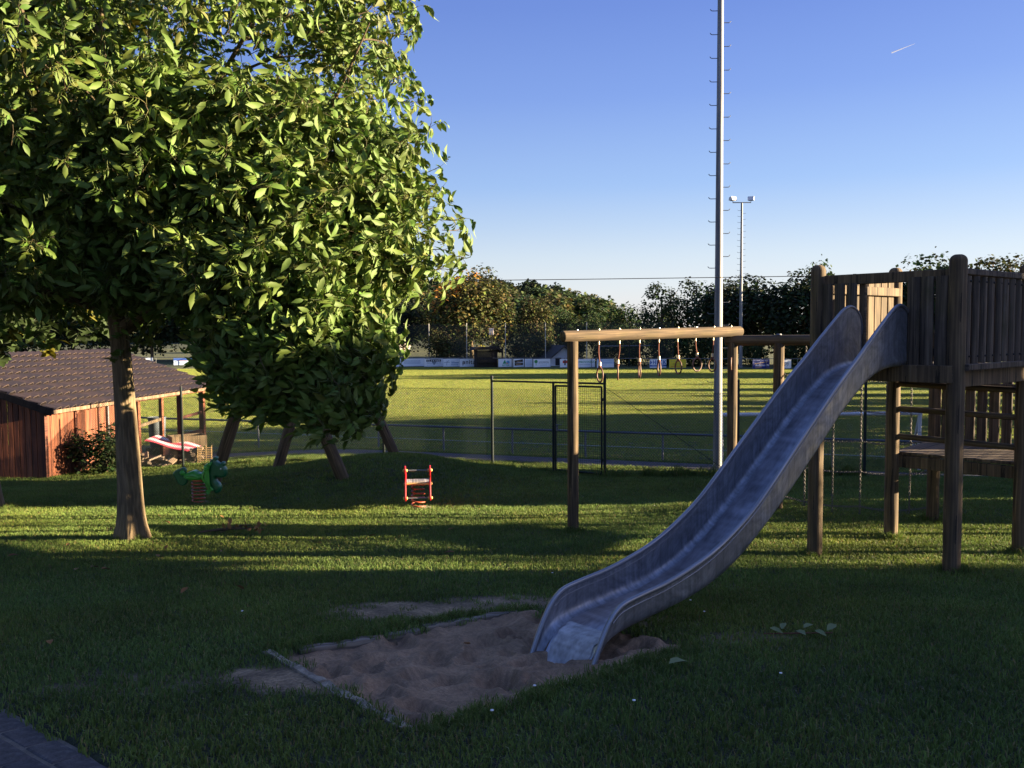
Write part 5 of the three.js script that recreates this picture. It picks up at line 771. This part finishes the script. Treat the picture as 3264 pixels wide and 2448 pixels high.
{ // ball-stop net on slim poles
  const bn = thing('ball_stop_net', 'tall fine ball-stop net on slim poles behind the boards', 'net', null); const D = (x) => bd(x) + 3.5; const xs = []; for (let x = -43.5; x < 22; x += 4.75) xs.push(x);
  const pm = std(C(.34, .33, .30), { roughness: .6 }); for (const x of xs) part('pole', rod(V(x, -.1, D(x)), V(x, 5.25, D(x)), .055, 8), x > 9 ? M.greenPaint : pm, bn);
  const nm = std(C(.05, .055, .05), { transparent: true, opacity: .27, side: THREE.DoubleSide, roughness: 1 }); for (let k = 0; k < xs.length - 1; k++) { const g = new THREE.BufferGeometry(), a = V(xs[k], 1.0, D(xs[k])), b = V(xs[k + 1], 1.0, D(xs[k + 1])); g.setAttribute('position', new THREE.Float32BufferAttribute([a.x, a.y, a.z, b.x, b.y, b.z, b.x, 5.15, b.z, a.x, 5.15, a.z], 3)); g.setIndex([0, 1, 2, 0, 2, 3]); g.computeVertexNormals(); part('net_panel', g, nm, bn); }
}
{ // far goal frame
  const go = thing('goal', 'slim far goal frame in front of the bushes beyond the boards', 'goal', V(13.2, 0, 97.5), null, BY); const w = 2.8; part('crossbar', rod(new THREE.Vector3(-w, 2.44, -1.5), new THREE.Vector3(w + 2, 2.44, -1.5), .05, 8), M.galv, go); for (const x of [-w, w + 2]) part('post', rod(new THREE.Vector3(x, 0, -1.5), new THREE.Vector3(x, 2.44, -1.5), .05, 8), M.galv, go);
}
// trees beyond the boards
const R1 = 'trees beyond the far touchline';
tree('autumn', -5.6, 121, 13.6, 1.0, 'tall tree turning orange at its crown behind the players hut', 'maple_tree', R1, .2);
tree('olive', -9.8, 127, 9.8, 1.1, 'brownish olive tree pressed against the orange-topped tree', 'broadleaf_tree', R1, 1.2);
tree('olive', 3.6, 124, 9.9, .72, 'rounded tree with brownish top beside the orange-topped tree', 'broadleaf_tree', R1, 2.2);
tree('dark', -1.5, 138, 8.6, .9, 'dark tree showing behind the rounded brownish tree', 'broadleaf_tree', R1, .9);
tree('green', 9.0, 133, 7.4, .9, 'mid green tree at the foot of the wooded hill', 'broadleaf_tree', R1, .4);
for (const [x, D, h, w, t] of [[13, 128, 7.2, 1, 1], [18, 135, 8.6, 1, 2], [15.5, 120, 5.2, 1.1, 3], [22, 128, 7.5, 1, 4], [6.5, 142, 8.6, 1, 5]]) tree('green2', x, D, h, w, 'bushy green tree in the low belt before the wooded hill', 'broadleaf_tree', R1, t);
tree('airy', 19.6, 112, 10.4, 1.0, 'open-crowned tree with sky showing through its branches', 'broadleaf_tree', R1, .3);
tree('airy', 23.2, 113, 10.9, .85, 'narrow open tree beside the sky-pierced tree', 'broadleaf_tree', R1, 2.0);
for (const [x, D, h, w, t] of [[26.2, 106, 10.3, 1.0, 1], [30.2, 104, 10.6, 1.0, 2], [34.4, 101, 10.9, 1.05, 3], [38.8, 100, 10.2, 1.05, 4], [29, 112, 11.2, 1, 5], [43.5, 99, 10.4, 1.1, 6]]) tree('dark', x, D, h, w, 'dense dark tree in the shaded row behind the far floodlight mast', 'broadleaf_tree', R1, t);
tree('green', 37.2, 103, 12.4, .55, 'slender tree top rising above the dark row near the play tower', 'broadleaf_tree', R1, 1);
tree('green', 47.0, 97, 12.6, .8, 'tree top showing over the slatted tower railing', 'broadleaf_tree', R1, 2);
tree('olive', 54.0, 95, 12.9, .8, 'yellowish tree top showing over the end of the tower railing', 'broadleaf_tree', R1, 2);
for (const [x, D, h, w, t] of [[50, 100, 9.5, 1.1, 1], [57, 93, 10, 1.1, 2], [63, 97, 11, 1.1, 3], [70, 98, 10.5, 1.1, 4]]) tree('dark2', x, D, h, w, 'dark tree in the row hidden behind the play tower', 'broadleaf_tree', R1, t);
const BU = 'bushes behind the boards';
for (const [x, D, h, w, t] of [[-8.9, 106.5, 4.3, .95, 1], [-6.6, 108, 3.4, .9, 2], [1.2, 106, 3.6, 1, 4], [3.2, 108.5, 4.0, .9, 5], [7.6, 109, 4.2, .9, 6]]) tree('bushOlive', x, D, h, w, 'olive bush behind the ball-stop net', 'wild_bush', BU, t);
for (const [x, D, h, w, t] of [[11.5, 103, 3.2, 1, 1], [14.5, 102.5, 3.6, .9, 2], [18, 101, 4.2, 1, 3], [21.2, 100, 4.5, .95, 4], [24.2, 99.5, 3.4, .9, 5], [27.6, 97.5, 3.0, .9, 6], [32, 96.5, 3.6, 1, 7], [36, 94.5, 4.2, 1, 8], [40, 93, 4.4, 1, 9], [45, 91, 4.2, 1, 10], [50, 89.5, 4.5, 1, 11]]) tree('bush', x, D, h, w, 'dark green bush in the hedge behind the right-hand boards'.replace('right-hand ', ''), 'wild_bush', BU, t);
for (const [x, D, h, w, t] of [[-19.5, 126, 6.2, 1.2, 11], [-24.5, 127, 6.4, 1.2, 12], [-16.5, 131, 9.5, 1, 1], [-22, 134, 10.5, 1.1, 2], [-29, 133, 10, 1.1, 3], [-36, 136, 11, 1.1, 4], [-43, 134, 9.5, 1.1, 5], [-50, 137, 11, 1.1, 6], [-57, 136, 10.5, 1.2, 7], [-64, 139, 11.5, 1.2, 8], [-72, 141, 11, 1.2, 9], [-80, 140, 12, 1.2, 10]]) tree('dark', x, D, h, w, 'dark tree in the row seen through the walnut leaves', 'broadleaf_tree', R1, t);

// wooded hill
{
  const hill = (x, D) => { const e = sm(175, 330, D); return e * (8.6 * (1 - sm(6, 46, x)) + 2.5 * Math.exp(-(((x + 30) / 40) ** 2))) * lerp(1, .75, sm(-60, -160, x)) - 1.2 * (1 - e); };
  const pos = [], idx = [], nx = 60, nd = 26; for (let i = 0; i <= nx; i++) for (let j = 0; j <= nd; j++) { const x = -320 + 640 * i / nx, D = 170 + 300 * j / nd; pos.push(x, land(x, D) + hill(x, D) + .3, -D); if (i < nx && j < nd) { const o = i * (nd + 1) + j; idx.push(o, o + nd + 1, o + 1, o + 1, o + nd + 1, o + nd + 2); } }
  const g = new THREE.BufferGeometry(); g.setAttribute('position', new THREE.Float32BufferAttribute(pos, 3)); g.setIndex(idx); g.computeVertexNormals(); setUV(g, (x, y, z) => [x, z]); single('hill', g, std(C(.035, .05, .02), { roughness: 1 }), 'low hill covered in woodland beyond the pitch', 'hill', null, 'structure');
  const r = rngOf(61), lists = [[], [], []]; const geos = [crownGeo(71, 26, 60, .085, GREEN, { y0: .02, rx: .40, lobe: .17 }), crownGeo(72, 24, 60, .085, OLIVE, { y0: .02, rx: .42, lobe: .17 }), crownGeo(73, 30, 46, .07, [.022, .036, .02], { y0: .02, rx: .26, lobe: .09, cone: true })];
  for (let D = 215; D < 400; D += 6) for (let x = -260; x < 150; x += 6) { const px = x + (r() - .5) * 5, pd = D + (r() - .5) * 5; if (Math.abs(px) > .66 * pd + 15) continue; const hy = hill(px, pd); if (hy < .9 || px > 37 + 4 * noise(pd * .05, 3)) continue; const con = px < 22 && fbm(px * .02, pd * .02, 3, 2) > -.1 && hy > 5.2; const k = con ? 2 : r() < .3 ? 1 : 0, h = con ? 9.5 + 3.5 * r() : 6.5 + 4.5 * r(), w = con ? .9 : .95 + .3 * r(), t = .8 + .5 * r(); lists[k].push([px, land(px, pd) + hy + .2, -pd, 0, r() * 6.28, 0, [h * w, h, h * w], C(t, t, t)]); }
  ['deciduous_wood', 'russet_wood', 'conifer_wood'].forEach((n, k) => scatter(n, geos[k], leafFar, lists[k], ['green deciduous wood covering the hill', 'brownish trees mixed through the hill wood', 'dark conifer wood along the crest of the hill'][k], 'forest'));
}
// houses far off
function house(name, label, x, D, w, d, h, rise, wall, roofM, turn) {
  const o = thing(name, label, 'house', onLand(x, D), null, turn); const s = new THREE.Shape(); s.moveTo(-w / 2, 0); s.lineTo(w / 2, 0); s.lineTo(w / 2, h); s.lineTo(0, h + rise); s.lineTo(-w / 2, h); s.closePath(); const g = new THREE.ExtrudeGeometry(s, { depth: d, bevelEnabled: false }); g.translate(0, 0, -d / 2); part('walls', g, wall, o);
  for (const sg of [-1, 1]) { const L = Math.hypot(w / 2 + .5, rise * (w / 2 + .5) / (w / 2)), g2 = box(L, .16, d + .8); const m = part('roof_slope', g2, roofM, o); const a = Math.atan2(rise, w / 2); m.rotation.z = -sg * a; m.position.set(sg * (w / 4 + .2), h + rise / 2 - .06, 0); }
  for (const [wx, wy] of [[-w * .22, h * .55], [w * .22, h * .55]]) { const f = part('window', box(.9, 1.1, .06, wx, wy, d / 2 + .02), M.whitePaint, o); part('pane', box(.74, .94, .02, wx, wy, d / 2 + .055), M.black, f); }
  return o;
}
house('white_house', 'white gabled house half hidden by bushes beyond the boards', 5.7, 106.5, 3.3, 5, .95, 1.35, std(C(.66, .68, .72)), std(C(.06, .055, .055)), .25);
house('red_roofed_house', 'distant house with an orange tiled roof showing through walnut leaves', -27.5, 172, 9, 12, 5.0, 3.0, std(C(.3, .27, .24)), std(C(.34, .13, .07)), 1.3);

// contrail
single('contrail_cloud', rod(V(1745, 1270, 4000), V(1850, 1310, 4000), 3.2, 6, .6), std(C(.75, .75, .75), { roughness: 1, transparent: true, opacity: .45 }), 'short white contrail high in the clear sky', 'contrail');

// ───────────────────────── what stands to the right of the view and shades it ─────────────────────────
{
  const c = thing('clubhouse', 'long rendered clubhouse with pitched roof beside the playground', 'building', V(28, 1.9, -3.6), null, 0); const w = 12, d = 20.4, h = 6.1;
  const s = new THREE.Shape(); s.moveTo(-w / 2, -1); s.lineTo(w / 2, -1); s.lineTo(w / 2, h); s.lineTo(0, h + 1.1); s.lineTo(-w / 2, h); s.closePath(); const g = new THREE.ExtrudeGeometry(s, { depth: d, bevelEnabled: false }); g.translate(0, 0, -d / 2); part('walls', g, std(C(.55, .52, .46), { map: T.grain }), c);
  for (const sg of [-1, 1]) { const m = part('roof_slope', box(6.7, .18, d + .2), std(C(.14, .07, .05)), c); m.rotation.z = -sg * Math.atan2(1.1, 6); m.position.set(sg * 3.15, h + .58, 0); }
  for (let k = 0; k < 6; k++) for (const y of [1.2, 4]) { const f = part('window', box(.08, 1.3, 1.2, -w / 2 - .03, y + .5, -8 + k * 3.2), M.whitePaint, c); part('pane', box(.02, 1.1, 1.0, -w / 2 - .08, y + .5, -8 + k * 3.2), M.black, f); }
}
{
  const c = thing('garage', 'plain garage with a flat roof beside the playground', 'building', V(16.2, .9, 15.5)); const w = 6, d = 5.6;
  part('walls', box(w, 5.2, d, 0, 2.5, 0), std(C(.5, .47, .42), { map: T.grain }), c); part('roof', box(w + .5, .25, d + .1, 0, 5.25, 0), std(C(.12, .07, .055)), c); part('door', box(.06, 2.2, 2.6, -w / 2 - .04, 1.6, 0), M.shedTrim, c);
}
for (const [x, D, h, w, t] of [[9.6, 10.8, 1.3, .8, 1], [9.7, 11.6, 1.35, .8, 2], [9.6, 12.3, 1.35, .8, 3], [10.5, 11.3, 1.3, .8, 4]]) tree('bush', x, D, h, w, 'garden bush in the low hedge beside the play tower', 'hedge_bush', 'hedge beside the play tower', t);
tree('sapling', 15.2, 10.3, 4.0, .8, 'young open-crowned tree between the clubhouse and the garage', 'broadleaf_tree', 'garden trees beside the playground', .5);
tree('sapling', 16.6, 8.3, 3.9, .5, 'second young tree between the clubhouse and the garage', 'broadleaf_tree', 'garden trees beside the playground', 1.5);
tree('standard', 18, 7.3, 5.5, .85, 'tall-stemmed round tree at the clubhouse corner', 'broadleaf_tree', 'garden trees beside the playground', 3.5);
tree('dark2', 18, 6.9, 3.5, .55, 'dense rounded shrub tree at the clubhouse corner', 'broadleaf_tree', 'garden trees beside the playground', 2.5);
const R2 = 'trees along the side of the pitch';
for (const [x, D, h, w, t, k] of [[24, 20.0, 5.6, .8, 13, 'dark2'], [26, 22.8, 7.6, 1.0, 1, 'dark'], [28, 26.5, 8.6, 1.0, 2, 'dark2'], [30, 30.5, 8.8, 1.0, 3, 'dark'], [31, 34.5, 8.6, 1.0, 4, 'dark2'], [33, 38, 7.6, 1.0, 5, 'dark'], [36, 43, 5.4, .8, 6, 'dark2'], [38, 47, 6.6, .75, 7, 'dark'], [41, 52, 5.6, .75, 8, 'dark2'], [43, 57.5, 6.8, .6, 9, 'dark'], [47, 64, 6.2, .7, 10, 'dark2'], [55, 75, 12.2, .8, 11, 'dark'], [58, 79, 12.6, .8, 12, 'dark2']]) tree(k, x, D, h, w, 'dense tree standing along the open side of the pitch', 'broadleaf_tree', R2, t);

// ───────────────────────── small things on the lawn ─────────────────────────
{
  const r = rngOf(313); const lf = (L, W, c, curl) => { const m = new LeafMesh(); m.leaf(new THREE.Vector3(0, 0, 0), new THREE.Vector3(1, 0, 0), new THREE.Vector3(0, 1, 0), L, W, c, .5, curl); return m.geo(); };
  const brown = [lf(.10, .055, [.25, .115, .04], .15), lf(.085, .05, [.32, .17, .06], -.2), lf(.12, .05, [.19, .085, .04], .2)], pale = lf(.13, .07, [.16, .19, .075], .1); const mat = leafMat({ transmission: .1 });
  const spots = [[-4.6, 11.2], [-3.95, 11.6], [-3.3, 10.9], [-2.9, 12.1], [-4.9, 9.3], [-4.2, 9.2], [-3.7, 9.0], [-3.6, 8.6], [-5.2, 8.7], [-3.9, 8.0], [-4.15, 8.05], [-4.05, 8.1], [-2.3, 7.0], [-.72, 10.4], [-.6, 8.7], [1.8, 10.0], [-5.6, 9.6], [-2.2, 9.4], [-1.6, 9.9], [-5.0, 10.6], [3.6, 5.5], [-2.6, 6.6], [-.3, 4.9], [.9, 5.9], [-2.7, 4.9], [-1.7, 10.9], [-.2, 12.3], [-3.1, 8.9], [-5.9, 8.3], [-6.3, 9.1]];
  spots.forEach(([x, D], k) => { const m = single('fallen_leaf', brown[k % 3], mat, 'curled brown walnut leaf lying on the grass', 'leaf', 'fallen leaves on the lawn'); m.position.set(x, land(x, D) + .062, -D); m.rotation.set((r() - .5) * .9, r() * 6.28, (r() - .5) * .9); m.scale.setScalar(.65 + .4 * r()); });
  const p = single('fallen_leaf', pale, mat, 'pale green leaf lying on the dark grass beyond the sand pit corner', 'leaf'); p.position.copy(onLand(.82, 4.45, .05)); p.rotation.y = .5;
  const d = thing('dropped_twig', 'fallen green twig lying on the grass beside the slide', 'twig', onLand(1.75, 5.25, .03)); for (let k = 0; k < 6; k++) { const m = part('leaf', pale, mat, d); m.position.set(-.16 + .065 * k + (r() - .5) * .04, .02 + .02 * r(), .04 + (r() - .5) * .05); m.rotation.set((r() - .5) * .7, (k % 2 ? .7 : -.8) + (r() - .5) * .9, (r() - .5) * .7, 'YXZ'); m.scale.setScalar(.5 + .35 * r()); } part('stem', rod(new THREE.Vector3(-.2, 0, .03), new THREE.Vector3(.22, .01, .05), .004, 4), M.rope, d);
  const hp = thing('clipping_heap', 'small heap of dry twigs and leaves on the sunlit grass', 'clippings', onLand(-3.4, 10.35, .02)); for (let k = 0; k < 16; k++) { const m = part('leaf', brown[1], mat, hp); m.position.set(r() * .5 - .1, .02 + r() * .09, (r() - .5) * .3); m.rotation.set(r() * 2, r() * 6, r() * 2); m.scale.setScalar(1.1); } for (let k = 0; k < 9; k++) part('twig', rod(new THREE.Vector3(-.45 + r() * .3, .02, (r() - .5) * .2), new THREE.Vector3(.25 * r(), .07, (r() - .5) * .3), .006, 4), M.board, hp);
  const pg = new THREE.SphereGeometry(.009, 8, 5).scale(1, .4, 1); for (const [x, D] of [[.1, 4.1], [.55, 3.85], [1.35, 4.25], [-.1, 3.75], [1.3, 6.2], [-1.9, 5.9], [2.1, 12.6], [-5.9, 12.9], [.35, 7.6], [1.3, 5.75]]) { const m = single('daisy', pg, std(C(.7, .7, .68)), 'tiny white daisy head in the lawn', 'flower', 'daisies in the lawn'); m.position.copy(onLand(x, D, .055)); }
}

renderer.render(scene, camera);
